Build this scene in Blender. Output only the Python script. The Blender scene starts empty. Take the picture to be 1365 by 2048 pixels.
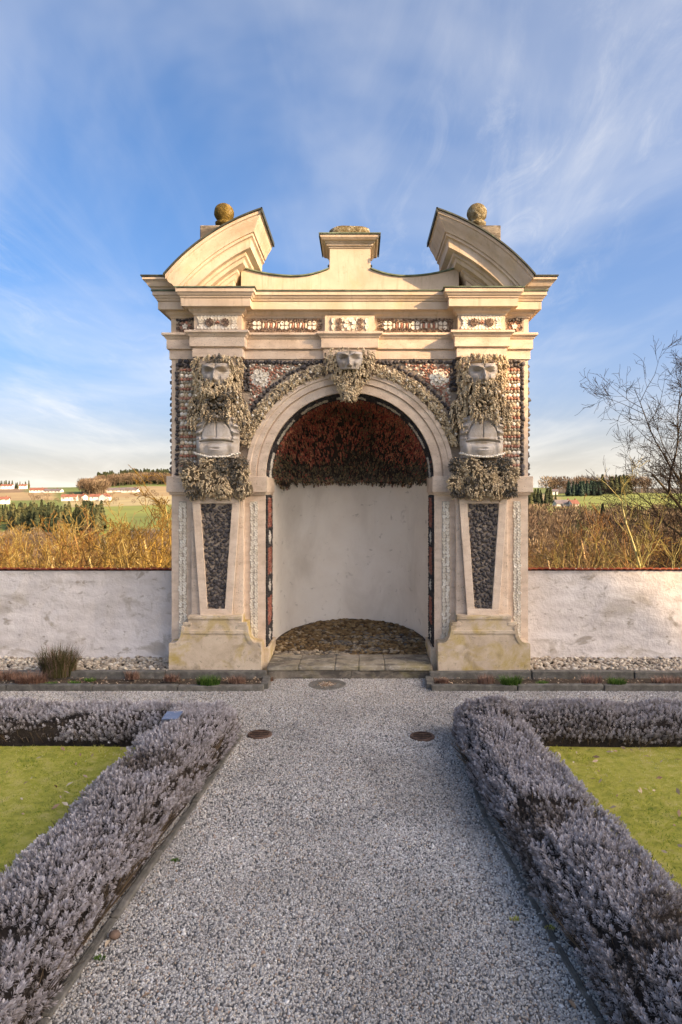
import bpy, math, random
import numpy as np
from mathutils import Vector, Matrix

PI = math.pi
R = math.radians
rnd = random.Random(7)
rng = np.random.default_rng(11)
scene = bpy.context.scene
COL = scene.collection

# ------------------------------------------------------------------ camera, sky, sun, exposure
CAMX, CAMY, CAMZ, F = 0.11, -7.6, 2.0, 1368.0
cam = bpy.data.cameras.new('camera')
cam.sensor_fit = 'VERTICAL'
cam.sensor_height = 36.0
cam.lens = 36.0 * F / 2048.0
cam.shift_x = -37.5 / 2048.0
cam.shift_y = -37.0 / 2048.0
cam.clip_start = 0.05
cam.clip_end = 20000
camo = bpy.data.objects.new('camera', cam)
COL.objects.link(camo)
camo.location = (CAMX, CAMY, CAMZ)
camo.rotation_euler = (PI / 2, 0, 0)
scene.camera = camo

SUN_AZ, SUN_EL = R(58), R(25)          # azimuth to the right of straight behind the camera
SUN = Vector((math.sin(SUN_AZ) * math.cos(SUN_EL), -math.cos(SUN_AZ) * math.cos(SUN_EL), math.sin(SUN_EL)))

world = bpy.data.worlds.new('World')
scene.world = world
world.use_nodes = True
wn, wl = world.node_tree.nodes, world.node_tree.links
wn.clear()
w_out = wn.new('ShaderNodeOutputWorld')
w_bg = wn.new('ShaderNodeBackground')
w_bg.inputs['Strength'].default_value = 0.15
sky = wn.new('ShaderNodeTexSky')
sky.sky_type = 'NISHITA'
sky.sun_disc = False
sky.sun_elevation = SUN_EL
sky.sun_rotation = math.atan2(SUN.x, SUN.y)
sky.altitude = 400
sky.air_density = 0.5
sky.dust_density = 8.0
sky.ozone_density = 4.0
w_tc = wn.new('ShaderNodeTexCoord')
w_sep = wn.new('ShaderNodeSeparateXYZ')
wl.new(w_tc.outputs['Generated'], w_sep.inputs[0])


def wmath(op, a, b=None, clamp=False):
    n = wn.new('ShaderNodeMath')
    n.operation = op
    n.use_clamp = clamp
    for i, s in enumerate((a, b)):
        if s is None:
            continue
        if isinstance(s, (int, float)):
            n.inputs[i].default_value = s
        else:
            wl.new(s, n.inputs[i])
    return n.outputs[0]


zz = wmath('ADD', wmath('MAXIMUM', w_sep.outputs[2], 0.0), 0.12)
cx = wmath('DIVIDE', w_sep.outputs[0], zz)
cy = wmath('DIVIDE', w_sep.outputs[1], zz)
comb = wn.new('ShaderNodeCombineXYZ')
wl.new(cx, comb.inputs[0])
wl.new(cy, comb.inputs[1])


def cloud_noise(rot, scale, loc, nscale, detail, rough, dist):
    mp = wn.new('ShaderNodeMapping')
    mp.inputs['Rotation'].default_value = (0, 0, R(rot))
    mp.inputs['Scale'].default_value = scale
    mp.inputs['Location'].default_value = loc
    wl.new(comb.outputs[0], mp.inputs[0])
    no = wn.new('ShaderNodeTexNoise')
    no.inputs['Scale'].default_value = nscale
    no.inputs['Detail'].default_value = detail
    no.inputs['Roughness'].default_value = rough
    no.inputs['Distortion'].default_value = dist
    wl.new(mp.outputs[0], no.inputs['Vector'])
    return no.outputs[0]


def wramp(fac, lo, hi):
    m = wn.new('ShaderNodeMapRange')
    m.interpolation_type = 'SMOOTHSTEP'
    m.inputs['From Min'].default_value = lo
    m.inputs['From Max'].default_value = hi
    wl.new(fac, m.inputs['Value'])
    return m.outputs[0]


c_soft = wramp(cloud_noise(30, (0.9, 0.6, 1), (1.7, 8.2, 0), 1.0, 5, .55, .6), .38, .72)
c_big = wramp(cloud_noise(20, (0.8, 0.35, 1), (3.1, 1.2, 0), 1.1, 3, .5, .5), .40, .68)
c_str = wramp(cloud_noise(14, (1.9, 0.34, 1), (0.4, 5.2, 0), 1.5, 9, .60, .8), .44, .86)
c_fin = wramp(cloud_noise(-16, (2.6, 0.9, 1), (7.4, 2.2, 0), 2.2, 10, .72, 1.2), .46, .80)
cl = wmath('ADD', wmath('MULTIPLY', c_str, wmath('ADD', wmath('MULTIPLY', c_big, .7), .3)), wmath('MULTIPLY', c_fin, wmath('MULTIPLY', c_big, .5)))
cl = wmath('ADD', wmath('MULTIPLY', cl, .44), wmath('MULTIPLY', c_soft, .34), True)
# thin even veil of high haze, thicker towards the horizon as the path through it lengthens
veil = wmath('SUBTRACT', 1.0, wmath('POWER', 2.718, wmath('DIVIDE', -.042, wmath('ADD', wmath('MAXIMUM', w_sep.outputs[2], 0.0), .025))))
hsv = wn.new('ShaderNodeHueSaturation')
hsv.inputs['Saturation'].default_value = 1.48
hsv.inputs['Value'].default_value = .92
wl.new(sky.outputs[0], hsv.inputs['Color'])


def wmix(fac, a, col):
    n = wn.new('ShaderNodeMix')
    n.data_type = 'RGBA'
    wl.new(fac, n.inputs['Factor'])
    wl.new(a, n.inputs['A'])
    n.inputs['B'].default_value = (*col, 1)
    return n.outputs['Result']


wl.new(wmix(veil, wmix(cl, hsv.outputs[0], (1.9, 2.15, 2.65)), (2.65, 2.8, 3.0)), w_bg.inputs['Color'])
wl.new(w_bg.outputs[0], w_out.inputs['Surface'])

sun = bpy.data.lights.new('sun', 'SUN')
sun.energy = 2.6
sun.angle = R(0.6)
sun.color = (1.0, 0.76, 0.53)
suno = bpy.data.objects.new('sun', sun)
COL.objects.link(suno)
suno.rotation_euler = SUN.to_track_quat('Z', 'Y').to_euler()
suno.location = (20, -15, 20)

vs = scene.view_settings
vs.view_transform = 'Standard'
vs.look = 'None'
vs.gamma = 1
vs.exposure = 1.72
vs.use_white_balance = True
vs.white_balance_temperature = 8500
vs.use_curve_mapping = False

# ------------------------------------------------------------------ helpers


def at(px, row, d):
    """point seen at a pixel of the photograph, d metres ahead of the camera"""
    return Vector((CAMX + (px - 720) * d / F, CAMY + d, CAMZ + (987 - row) * d / F))


def snoise(x, y, z=0.0, s=1.0, seed=0):
    x = np.asarray(x, float) * s
    y = np.asarray(y, float) * s
    z = np.asarray(z, float) * s
    q = np.random.default_rng(seed)
    o = 0
    for i in range(7):
        a = q.normal(size=3)
        a = a / np.linalg.norm(a) * (0.7 + 0.5 * i)
        o = o + np.sin(a[0] * x + a[1] * y + a[2] * z + q.uniform(0, 6.28)) / (1 + .35 * i)
    return o / 3.0


class MB:
    def __init__(self):
        self.v = []
        self.f = []

    def add(self, vs_, fs):
        o = len(self.v)
        self.v += [tuple(p) for p in vs_]
        self.f += [tuple(i + o for i in f) for f in fs]
        return self

    def box(self, x0, x1, y0, y1, z0, z1):
        return self.add([(x0, y0, z0), (x1, y0, z0), (x1, y1, z0), (x0, y1, z0), (x0, y0, z1), (x1, y0, z1), (x1, y1, z1), (x0, y1, z1)],
                        [(0, 3, 2, 1), (4, 5, 6, 7), (0, 1, 5, 4), (1, 2, 6, 5), (2, 3, 7, 6), (3, 0, 4, 7)])

    def prism(self, poly, y0, y1):
        """poly of (x, z), counter-clockwise seen from -y; extruded from y0 to y1"""
        n = len(poly)
        vs_ = [(x, y0, z) for x, z in poly] + [(x, y1, z) for x, z in poly]
        fs = [tuple(range(n)), tuple(range(2 * n - 1, n - 1, -1))]
        fs += [(i, i + n, (i + 1) % n + n, (i + 1) % n) for i in range(n)]
        return self.add(vs_, fs)

    def zprism(self, poly, z0, z1):
        n = len(poly)
        vs_ = [(x, y, z0) for x, y in poly] + [(x, y, z1) for x, y in poly]
        fs = [tuple(range(n - 1, -1, -1)), tuple(range(n, 2 * n))]
        fs += [(i, (i + 1) % n, (i + 1) % n + n, i + n) for i in range(n)]
        return self.add(vs_, fs)

    def grid(self, P):
        """P[i][j] points"""
        ni, nj = len(P), len(P[0])
        vs_ = [P[i][j] for i in range(ni) for j in range(nj)]
        fs = [(i * nj + j, i * nj + j + 1, (i + 1) * nj + j + 1, (i + 1) * nj + j) for i in range(ni - 1) for j in range(nj - 1)]
        return self.add(vs_, fs)

    def lathe(self, prof, cx_, cy_, n=24, cap=True):
        P = [[(cx_ + r * math.cos(2 * PI * k / n), cy_ + r * math.sin(2 * PI * k / n), z) for k in range(n + 1)] for r, z in prof]
        self.grid(P)
        return self

    def build(self, name, mat, parent=None, smooth=False, bevel=0, auto=None):
        me = bpy.data.meshes.new(name)
        me.from_pydata(self.v, [], self.f)
        return finish(name, me, mat, parent, smooth, bevel, auto)


def finish(name, me, mat, parent=None, smooth=False, bevel=0, auto=None):
    me.update()
    if smooth or auto:
        me.polygons.foreach_set('use_smooth', [True] * len(me.polygons))
        if auto:
            try:
                me.set_sharp_from_angle(angle=R(auto))
            except Exception:
                pass
    if mat is not None:
        me.materials.append(mat)
    o = bpy.data.objects.new(name, me)
    COL.objects.link(o)
    if parent is not None:
        o.parent = parent
    if bevel:
        b = o.modifiers.new('bevel', 'BEVEL')
        b.width = bevel
        b.segments = 2
        b.limit_method = 'ANGLE'
        b.angle_limit = R(40)
    return o


def empty(name, loc=(0, 0, 0), parent=None):
    o = bpy.data.objects.new(name, None)
    COL.objects.link(o)
    o.location = loc
    o.empty_display_size = .1
    o.parent = parent
    return o


def tag(o, label=None, cat=None, group=None, kind=None):
    if label:
        o['label'] = label
    if cat:
        o['category'] = cat
    if group:
        o['group'] = group
    if kind:
        o['kind'] = kind
    return o


def np_mesh(name, V, Q, tone=None):
    """V (n,3) verts, Q (m,k) faces with k the same for all; tone per vertex"""
    me = bpy.data.meshes.new(name)
    V = np.ascontiguousarray(V, dtype=np.float32)
    Q = np.ascontiguousarray(Q, dtype=np.int32)
    k = Q.shape[1]
    me.vertices.add(len(V))
    me.vertices.foreach_set('co', V.ravel())
    me.loops.add(Q.size)
    me.loops.foreach_set('vertex_index', Q.ravel())
    me.polygons.add(len(Q))
    me.polygons.foreach_set('loop_start', np.arange(0, Q.size, k, dtype=np.int32))
    if tone is not None:
        a = me.attributes.new('tone', 'FLOAT', 'POINT')
        a.data.foreach_set('value', np.ascontiguousarray(tone, dtype=np.float32))
    me.update(calc_edges=True)
    return me


def frames(D, roll=None):
    """D (n,3) unit vectors -> (n,3,3) matrices whose third column is D"""
    D = D / np.linalg.norm(D, axis=1, keepdims=True)
    a = np.where(np.abs(D[:, 2:3]) < .9, np.array([[0, 0, 1.0]]), np.array([[1.0, 0, 0]]))
    X = np.cross(a, D)
    X /= np.linalg.norm(X, axis=1, keepdims=True)
    Y = np.cross(D, X)
    if roll is not None:
        c, s = np.cos(roll)[:, None], np.sin(roll)[:, None]
        X, Y = X * c + Y * s, Y * c - X * s
    return np.stack([X, Y, D], axis=2)


def scatter(name, bv, bf, P, M, tone=None):
    """copies of one base mesh as one joined mesh; M (n,3,3) incl. scale"""
    bv = np.asarray(bv, float)
    bf = np.asarray(bf, int)
    n = len(P)
    V = np.einsum('nij,kj->nki', M, bv) + P[:, None, :]
    Q = bf[None, :, :] + (np.arange(n) * len(bv))[:, None, None]
    t = None if tone is None else np.repeat(tone, len(bv))
    return np_mesh(name, V.reshape(-1, 3), Q.reshape(-1, bf.shape[1]), t)


def spindle_base(n=5):
    prof = [(.25, 0), (.85, .2), (1, .55), (.55, .9)]
    v = []
    for r, z in prof:
        for k in range(n):
            a = 2 * PI * k / n
            v.append((r * math.cos(a), r * math.sin(a), z))
    v.append((0, 0, 1.0))
    f = []
    for i in range(3):
        for k in range(n):
            f.append((i * n + k, i * n + (k + 1) % n, (i + 1) * n + (k + 1) % n))
            f.append((i * n + k, (i + 1) * n + (k + 1) % n, (i + 1) * n + k))
    for k in range(n):
        f.append((3 * n + k, 3 * n + (k + 1) % n, 4 * n))
    return v, f


SPV, SPF = spindle_base()


def spindles(name, P, D, L, Rr, tone, mat, parent):
    P, D, L, Rr = (np.asarray(a, float) for a in (P, D, L, Rr))
    M = frames(D, rng.uniform(0, 6.28, len(P)))
    M = M * np.stack([Rr, Rr * rng.uniform(.7, 1.3, len(P)), L], axis=1)[:, None, :]
    me = scatter(name, SPV, SPF, P, M, np.asarray(tone, float))
    o = finish(name, me, mat, parent, smooth=False)
    o['kind'] = 'stuff'
    return o


def drips(name, P, D, L, Rr, T, k, mat, parent, aspect=1.35):
    """hanging drips built of small nodules, k to each drip"""
    P, D, L, Rr, T = (np.repeat(np.asarray(a, float), k, axis=0) for a in (P, D, L, Rr, T))
    n = len(P)
    D = D / np.linalg.norm(D, axis=1, keepdims=True)
    u = np.tile((np.arange(k) + .3) / k, n // k) + rng.normal(size=n) * .06
    side = rng.normal(size=(n, 3))
    side -= D * np.sum(side * D, axis=1, keepdims=True)
    side /= np.linalg.norm(side, axis=1, keepdims=True)
    taper = 1 - .55 * np.clip(u, 0, 1)
    C = P + D * (u * L)[:, None] + side * (Rr * .75 * taper * rng.uniform(.2, 1.1, n))[:, None]
    sz = Rr * rng.uniform(.42, .80, n) * (.5 + .5 * taper)
    DD = D + rng.normal(size=(n, 3)) * .35
    Mx = frames(DD, rng.uniform(0, 6.28, n)) * np.stack([sz, sz * rng.uniform(.7, 1.1, n), sz * aspect * rng.uniform(.8, 1.4, n)], 1)[:, None, :]
    o = finish(name, scatter(name, IV, IF, C, Mx, np.clip(T + rng.normal(size=n) * .10, 0, 1)), mat, parent)
    o['kind'] = 'stuff'
    return o


def ico():
    t = (1 + 5 ** .5) / 2
    v = np.array([(-1, t, 0), (1, t, 0), (-1, -t, 0), (1, -t, 0), (0, -1, t), (0, 1, t), (0, -1, -t), (0, 1, -t), (t, 0, -1), (t, 0, 1), (-t, 0, -1), (-t, 0, 1)], float)
    v /= np.linalg.norm(v[0])
    f = [(0, 11, 5), (0, 5, 1), (0, 1, 7), (0, 7, 10), (0, 10, 11), (1, 5, 9), (5, 11, 4), (11, 10, 2), (10, 7, 6), (7, 1, 8), (3, 9, 4), (3, 4, 2), (3, 2, 6), (3, 6, 8), (3, 8, 9), (4, 9, 5), (2, 4, 11), (6, 2, 10), (8, 6, 7), (9, 8, 1)]
    return v, f


IV, IF = ico()


def ico_sub(v, f):
    v = [tuple(p) for p in v]
    cache = {}

    def mid(a, b):
        k = (min(a, b), max(a, b))
        if k not in cache:
            m = np.array(v[a]) + np.array(v[b])
            m /= np.linalg.norm(m)
            v.append(tuple(m))
            cache[k] = len(v) - 1
        return cache[k]
    nf = []
    for a, b, c in f:
        x, y, z = mid(a, b), mid(b, c), mid(c, a)
        nf += [(a, x, z), (b, y, x), (c, z, y), (x, y, z)]
    return np.array(v), nf


IV2, IF2 = ico_sub(IV, IF)
IV3, IF3 = ico_sub(IV2, IF2)


def stone_mesh(name, seed, mat, amp=.22, smooth=False, big=False):
    q = np.random.default_rng(seed)
    v0, f0 = (IV2, IF2) if big else (IV, IF)
    v = v0 * (1 + q.uniform(-amp, amp, (len(v0), 1)))
    me = np_mesh(name, v, np.array(f0))
    if smooth:
        me.polygons.foreach_set('use_smooth', [True] * len(me.polygons))
    me.materials.append(mat)
    return me


def petal_mesh(name, mat, w=.5, n=9):
    """shell / petal lying in the xz plane, base at the origin, tip at z = 1, hollow dish facing -y"""
    rim, ring = [], []
    for k in range(n):
        a = 2 * PI * k / n
        x, z = math.sin(a) * w, .5 - math.cos(a) * .5
        x *= .55 + .6 * z
        rim.append((x, -.16 - .10 * z, z))
        ring.append((x * .6, -.10 - .02 * z, .5 + (z - .5) * .6))
    v = rim + ring + [(0, -.02, .45)] + [(x * .9, .1, z) for x, y, z in rim]
    f = []
    for k in range(n):
        j = (k + 1) % n
        f += [(k, j, n + j), (k, n + j, n + k), (n + k, n + j, 2 * n), (k, 2 * n + 1 + k, 2 * n + 1 + j), (k, 2 * n + 1 + j, j)]
    me = np_mesh(name, np.array(v), np.array(f))
    me.materials.append(mat)
    return me


def piece(name, me, parent, loc, scale=1.0, rot=(0, 0, 0)):
    o = bpy.data.objects.new(name, me)
    COL.objects.link(o)
    o.parent = parent
    o.location = loc
    o.scale = scale if hasattr(scale, '__len__') else (scale,) * 3
    o.rotation_euler = rot
    return o


# ------------------------------------------------------------------ materials


def nmath(nt, op, a, b=None, clamp=False):
    n = nt.nodes.new('ShaderNodeMath')
    n.operation = op
    n.use_clamp = clamp
    for i, s in enumerate((a, b)):
        if s is None:
            continue
        if isinstance(s, (int, float)):
            n.inputs[i].default_value = s
        else:
            nt.links.new(s, n.inputs[i])
    return n.outputs[0]


def nnoise(nt, vec, scale, detail=4, rough=.55, dist=0):
    n = nt.nodes.new('ShaderNodeTexNoise')
    n.inputs['Scale'].default_value = scale
    n.inputs['Detail'].default_value = detail
    n.inputs['Roughness'].default_value = rough
    n.inputs['Distortion'].default_value = dist
    if vec is not None:
        nt.links.new(vec, n.inputs['Vector'])
    return n.outputs[0]


def nramp(nt, fac, stops, interp='LINEAR'):
    n = nt.nodes.new('ShaderNodeValToRGB')
    n.color_ramp.interpolation = interp
    e = n.color_ramp.elements
    while len(e) > 1:
        e.remove(e[-1])
    e[0].position, e[0].color = stops[0][0], (*stops[0][1], 1)
    for p, c in stops[1:]:
        x = e.new(p)
        x.color = (*c, 1)
    nt.links.new(fac, n.inputs[0])
    return n.outputs[0]


def nrange(nt, fac, lo, hi, a=0.0, b=1.0):
    n = nt.nodes.new('ShaderNodeMapRange')
    n.inputs['From Min'].default_value = lo
    n.inputs['From Max'].default_value = hi
    n.inputs['To Min'].default_value = a
    n.inputs['To Max'].default_value = b
    nt.links.new(fac, n.inputs['Value'])
    return n.outputs[0]


def nmix(nt, fac, a, b, mode='MIX'):
    n = nt.nodes.new('ShaderNodeMix')
    n.data_type = 'RGBA'
    n.blend_type = mode
    for key, s in (('Factor', fac), ('A', a), ('B', b)):
        i = n.inputs[key]
        if isinstance(s, (int, float)):
            i.default_value = s
        elif isinstance(s, tuple):
            i.default_value = (*s, 1)
        else:
            nt.links.new(s, i)
    return n.outputs['Result']


def new_mat(name):
    m = bpy.data.materials.new(name)
    m.use_nodes = True
    nt = m.node_tree
    b = nt.nodes['Principled BSDF']
    return m, nt, b


def pmat(name, stops, scale=6, rough=.85, bump=.25, bscale=60, bdist=.01, rand=0.0, stains=(), pits=None, detail=6, spec=.3, aniso=(1, 1, 1)):
    """weathered solid: noise ramp + random per object/island + stains (scale, lo, hi, colour, amount) + dark pits"""
    m, nt, b = new_mat(name)
    tc = nt.nodes.new('ShaderNodeTexCoord').outputs['Object']
    if aniso != (1, 1, 1):
        mp = nt.nodes.new('ShaderNodeMapping')
        mp.inputs['Scale'].default_value = aniso
        nt.links.new(tc, mp.inputs[0])
        tca = mp.outputs[0]
    else:
        tca = tc
    n = nrange(nt, nnoise(nt, tca, scale, detail, .6, .3), .28, .72)
    if rand:
        oi = nt.nodes.new('ShaderNodeObjectInfo').outputs['Random']
        ge = nt.nodes.new('ShaderNodeNewGeometry').outputs['Random Per Island']
        r_ = nmath(nt, 'FRACT', nmath(nt, 'ADD', oi, ge))
        n = nmath(nt, 'ADD', nmath(nt, 'MULTIPLY', n, 1 - rand), nmath(nt, 'MULTIPLY', r_, rand), True)
    c = nramp(nt, n, stops)
    for sc, lo, hi, colr, amt, an in stains:
        mp = nt.nodes.new('ShaderNodeMapping')
        mp.inputs['Scale'].default_value = an
        mp.inputs['Location'].default_value = (sc, sc * 2, 0)
        nt.links.new(tc, mp.inputs[0])
        s = nrange(nt, nnoise(nt, mp.outputs[0], sc, 7, .62, .5), lo, hi, 0, amt)
        c = nmix(nt, s, c, colr)
    if pits:
        s = nrange(nt, nnoise(nt, tc, pits[0], 2, .5), pits[1], pits[1] + .06, 0, pits[3])
        c = nmix(nt, s, c, pits[2])
    nt.links.new(c, b.inputs['Base Color'])
    b.inputs['Roughness'].default_value = rough
    b.inputs['Specular IOR Level'].default_value = spec
    if bump:
        bp = nt.nodes.new('ShaderNodeBump')
        bp.inputs['Strength'].default_value = bump
        bp.inputs['Distance'].default_value = bdist
        h = nnoise(nt, tc, bscale, 5, .65)
        nt.links.new(h, bp.inputs['Height'])
        nt.links.new(bp.outputs[0], b.inputs['Normal'])
    return m


def tone_mat(name, stops, rough=.9, jitter=.25, bump=.3, bscale=120, spec=.25, trans=0):
    """colour from the 'tone' attribute with a random offset for each island"""
    m, nt, b = new_mat(name)
    at_ = nt.nodes.new('ShaderNodeAttribute')
    at_.attribute_name = 'tone'
    ge = nt.nodes.new('ShaderNodeNewGeometry').outputs['Random Per Island']
    n = nmath(nt, 'ADD', at_.outputs['Fac'], nmath(nt, 'MULTIPLY', nmath(nt, 'SUBTRACT', ge, .5), jitter), True)
    c = nramp(nt, n, stops)
    nt.links.new(c, b.inputs['Base Color'])
    b.inputs['Roughness'].default_value = rough
    b.inputs['Specular IOR Level'].default_value = spec
    if bump:
        tc = nt.nodes.new('ShaderNodeTexCoord').outputs['Object']
        bp = nt.nodes.new('ShaderNodeBump')
        bp.inputs['Strength'].default_value = bump
        bp.inputs['Distance'].default_value = .006
        nt.links.new(nnoise(nt, tc, bscale, 4, .6), bp.inputs['Height'])
        nt.links.new(bp.outputs[0], b.inputs['Normal'])
    if trans:
        tr = nt.nodes.new('ShaderNodeBsdfTranslucent')
        nt.links.new(c, tr.inputs[0])
        mx = nt.nodes.new('ShaderNodeMixShader')
        mx.inputs[0].default_value = trans
        nt.links.new(b.outputs[0], mx.inputs[1])
        nt.links.new(tr.outputs[0], mx.inputs[2])
        nt.links.new(mx.outputs[0], nt.nodes['Material Output'].inputs[0])
    return m


M = {}
M['stucco'] = pmat('cream_stucco', [(0, (.50, .385, .28)), (.5, (.60, .475, .36)), (1, (.67, .55, .43))], 3, .85, .2, 60, .008,
                   stains=[(4, .50, .72, (.42, .32, .20), .55, (1, 1, .5)), (18, .54, .72, (.33, .25, .16), .5, (1, 1, .12)), (2.2, .54, .72, (.60, .40, .18), .4, (1, 1, 1)), (26, .62, .72, (.28, .22, .15), .5, (1, 1, 1))])
M['stone'] = pmat('beige_travertine', [(0, (.52, .39, .285)), (.5, (.68, .53, .40)), (1, (.76, .62, .485))], 5, .85, .35, 140, .006,
                  stains=[(3, .55, .75, (.40, .285, .19), .5, (1, 1, .4)), (9, .62, .78, (.34, .26, .18), .4, (1, 1, 1))], pits=(95, .64, (.16, .115, .08), .75), aniso=(1, 1, 2.2))
M['stone_brown'] = pmat('brown_travertine', [(0, (.26, .18, .12)), (.5, (.36, .26, .18)), (1, (.45, .34, .25))], 5, .85, .35, 140, .006,
                        stains=[(4, .55, .75, (.22, .16, .11), .5, (1, 1, .4))], pits=(170, .66, (.10, .07, .05), .75), aniso=(1, 1, 2.2))
M['plinth'] = pmat('mossy_plinth_stone', [(0, (.46, .35, .24)), (.5, (.62, .49, .35)), (1, (.70, .58, .43))], 4, .9, .4, 90, .008,
                   stains=[(3.2, .50, .66, (.46, .32, .07), .8, (1, 1, 1)), (5, .55, .70, (.24, .17, .095), .65, (1, 1, 1)), (16, .60, .72, (.10, .085, .06), .6, (1, 1, 1)), (30, .64, .72, (.16, .11, .07), .5, (1, 1, 1))], pits=(150, .66, (.14, .10, .07), .7))
M['plaster'] = pmat('white_plaster', [(0, (.54, .49, .445)), (.5, (.66, .605, .555)), (1, (.74, .69, .64))], 1.6, .9, .45, 24, .022,
                    stains=[(2.6, .56, .66, (.40, .34, .27), .65, (1, 1, 1.8)), (7, .60, .68, (.26, .21, .15), .65, (1, 1, 1.8)), (14, .58, .68, (.45, .39, .32), .5, (1, 1, .35)), (2.0, .60, .66, (.22, .17, .11), .6, (1.4, 1, 2.4)), (1.4, .6, .8, (.62, .55, .44), .5, (1, 1, 1))])
M['niche'] = pmat('niche_plaster', [(0, (.75, .67, .57)), (.5, (.82, .75, .65)), (1, (.86, .80, .71))], 1.6, .9, .25, 14, .012,
                  stains=[(1.6, .50, .74, (.55, .48, .39), .6, (1, 1, .5)), (9, .62, .70, (.34, .29, .22), .5, (1, 1, 1.4)), (3.4, .64, .70, (.40, .34, .26), .5, (1, 1, .6))])
M['black'] = pmat('black_slag', [(0, (.028, .024, .024)), (.5, (.065, .055, .053)), (.8, (.13, .105, .092)), (1, (.22, .165, .125))], 30, .6, .5, 160, .006, rand=.6, spec=.5)
M['red'] = pmat('red_brick_chips', [(0, (.30, .12, .08)), (.5, (.47, .22, .15)), (1, (.58, .33, .24))], 30, .85, .5, 160, .006, rand=.6)
M['grey'] = pmat('grey_pebble', [(0, (.26, .235, .185)), (.5, (.40, .355, .27)), (1, (.50, .45, .36))], 30, .8, .5, 160, .006, rand=.6)
M['shell'] = pmat('white_shell', [(0, (.62, .53, .40)), (.5, (.79, .71, .58)), (1, (.87, .82, .71))], 30, .6, .3, 160, .004, rand=.6, spec=.4)
M['ochre'] = pmat('ochre_shell', [(0, (.48, .35, .21)), (.5, (.60, .47, .31)), (1, (.70, .59, .44))], 30, .7, .3, 160, .004, rand=.6)
M['brownchip'] = pmat('brown_chips', [(0, (.08, .052, .04)), (.6, (.19, .125, .09)), (1, (.32, .22, .16))], 30, .8, .4, 160, .004, rand=.7)
M['mortar'] = pmat('dark_mortar', [(0, (.32, .245, .18)), (1, (.48, .385, .29))], 12, .95, .5, 90, .01)
M['mortar_pale'] = pmat('pale_mortar', [(0, (.40, .33, .25)), (1, (.56, .48, .38))], 12, .95, .5, 90, .01)
M['tufa'] = tone_mat('tufa_incrustation', [(0, (.66, .53, .35)), (.35, (.53, .40, .245)), (.6, (.32, .235, .145)), (.8, (.15, .135, .11)), (1, (.085, .08, .07))], .95, .35)
M['figure'] = pmat('grey_marble', [(0, (.32, .275, .23)), (.5, (.45, .395, .34)), (1, (.54, .49, .43))], 7, .85, .35, 70, .006,
                   stains=[(7, .48, .64, (.36, .28, .19), .75, (1, 1, 1)), (18, .56, .70, (.20, .16, .12), .55, (1, 1, .5)), (40, .60, .70, (.62, .55, .45), .4, (1, 1, 1))])
M['copper'] = pmat('dark_copper_sheet', [(0, (.03, .035, .028)), (.6, (.06, .065, .05)), (1, (.12, .16, .11))], 9, .6, .2, 40, .004)
M['patina'] = pmat('green_copper_edge', [(0, (.06, .07, .05)), (.5, (.12, .15, .10)), (1, (.22, .28, .19))], 9, .7, .2, 40, .004)
M['moss'] = pmat('mossy_ball_stone', [(0, (.055, .04, .012)), (.45, (.13, .085, .018)), (.7, (.20, .13, .03)), (1, (.27, .22, .14))], 11, 1, 1.0, 45, .03,
                 stains=[(20, .66, .72, (.42, .38, .28), .8, (1, 1, 1))])
M['lichen'] = pmat('lichen_ball_stone', [(0, (.09, .06, .025)), (.45, (.18, .14, .07)), (.7, (.30, .26, .17)), (1, (.42, .38, .28))], 13, 1, 1.0, 45, .03)
M['dome'] = tone_mat('red_black_dome_incrustation', [(0, (.72, .34, .20)), (.2, (.58, .13, .085)), (.45, (.32, .075, .06)), (.62, (.30, .22, .11)), (.8, (.14, .12, .075)), (1, (.05, .045, .035))], .75, .45, spec=.4)
M['domebase'] = pmat('dark_dome_mortar', [(0, (.02, .014, .012)), (1, (.06, .04, .03))], 12, .95, .5, 60, .01)
M['cobble'] = tone_mat('earthy_cobbles', [(0, (.10, .062, .03)), (.35, (.19, .12, .055)), (.6, (.27, .19, .10)), (.8, (.10, .095, .09)), (1, (.36, .29, .20))], .95, .5)
M['earth'] = pmat('dark_earth', [(0, (.045, .03, .02)), (.5, (.085, .06, .038)), (1, (.14, .10, .065))], 14, 1, .8, 70, .02)
M['step'] = pmat('worn_step_stone', [(0, (.20, .16, .11)), (.5, (.33, .28, .20)), (1, (.45, .39, .30))], 6, .95, .6, 60, .012,
                 stains=[(6, .46, .60, (.09, .08, .065), .85, (.5, 1, 1.6)), (3, .52, .68, (.27, .22, .08), .6, (1, 1, 1)), (22, .56, .68, (.55, .50, .42), .6, (1, 1, 1))])
M['riser'] = pmat('dark_riser_stone', [(0, (.13, .11, .085)), (.5, (.24, .20, .15)), (1, (.36, .31, .24))], 9, .95, .6, 60, .012,
                  stains=[(7, .44, .58, (.05, .045, .04), .8, (.6, 1, 1.4)), (3, .55, .68, (.22, .19, .07), .6, (1, 1, 1))])
M['kerb'] = pmat('grey_kerb_stone', [(0, (.075, .07, .058)), (.5, (.15, .138, .115)), (1, (.25, .23, .195))], 14, .9, .7, 60, .012, rand=.2,
                 stains=[(7, .55, .7, (.09, .085, .06), .6, (1, 1, 1)), (3, .58, .72, (.17, .17, .06), .5, (1, 1, 1))])
M['tile'] = pmat('red_roof_tile', [(0, (.16, .035, .02)), (.5, (.27, .06, .03)), (1, (.36, .10, .05))], 18, .8, .3, 60, .006, rand=.5)
M['rust'] = pmat('rusty_iron', [(0, (.05, .03, .022)), (.5, (.10, .058, .04)), (1, (.17, .10, .07))], 30, .85, .4, 120, .004)
M['plate'] = pmat('blue_grey_plate', [(0, (.13, .16, .23)), (1, (.19, .23, .31))], 8, .25, 0, 40, .004, spec=.6)
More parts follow.
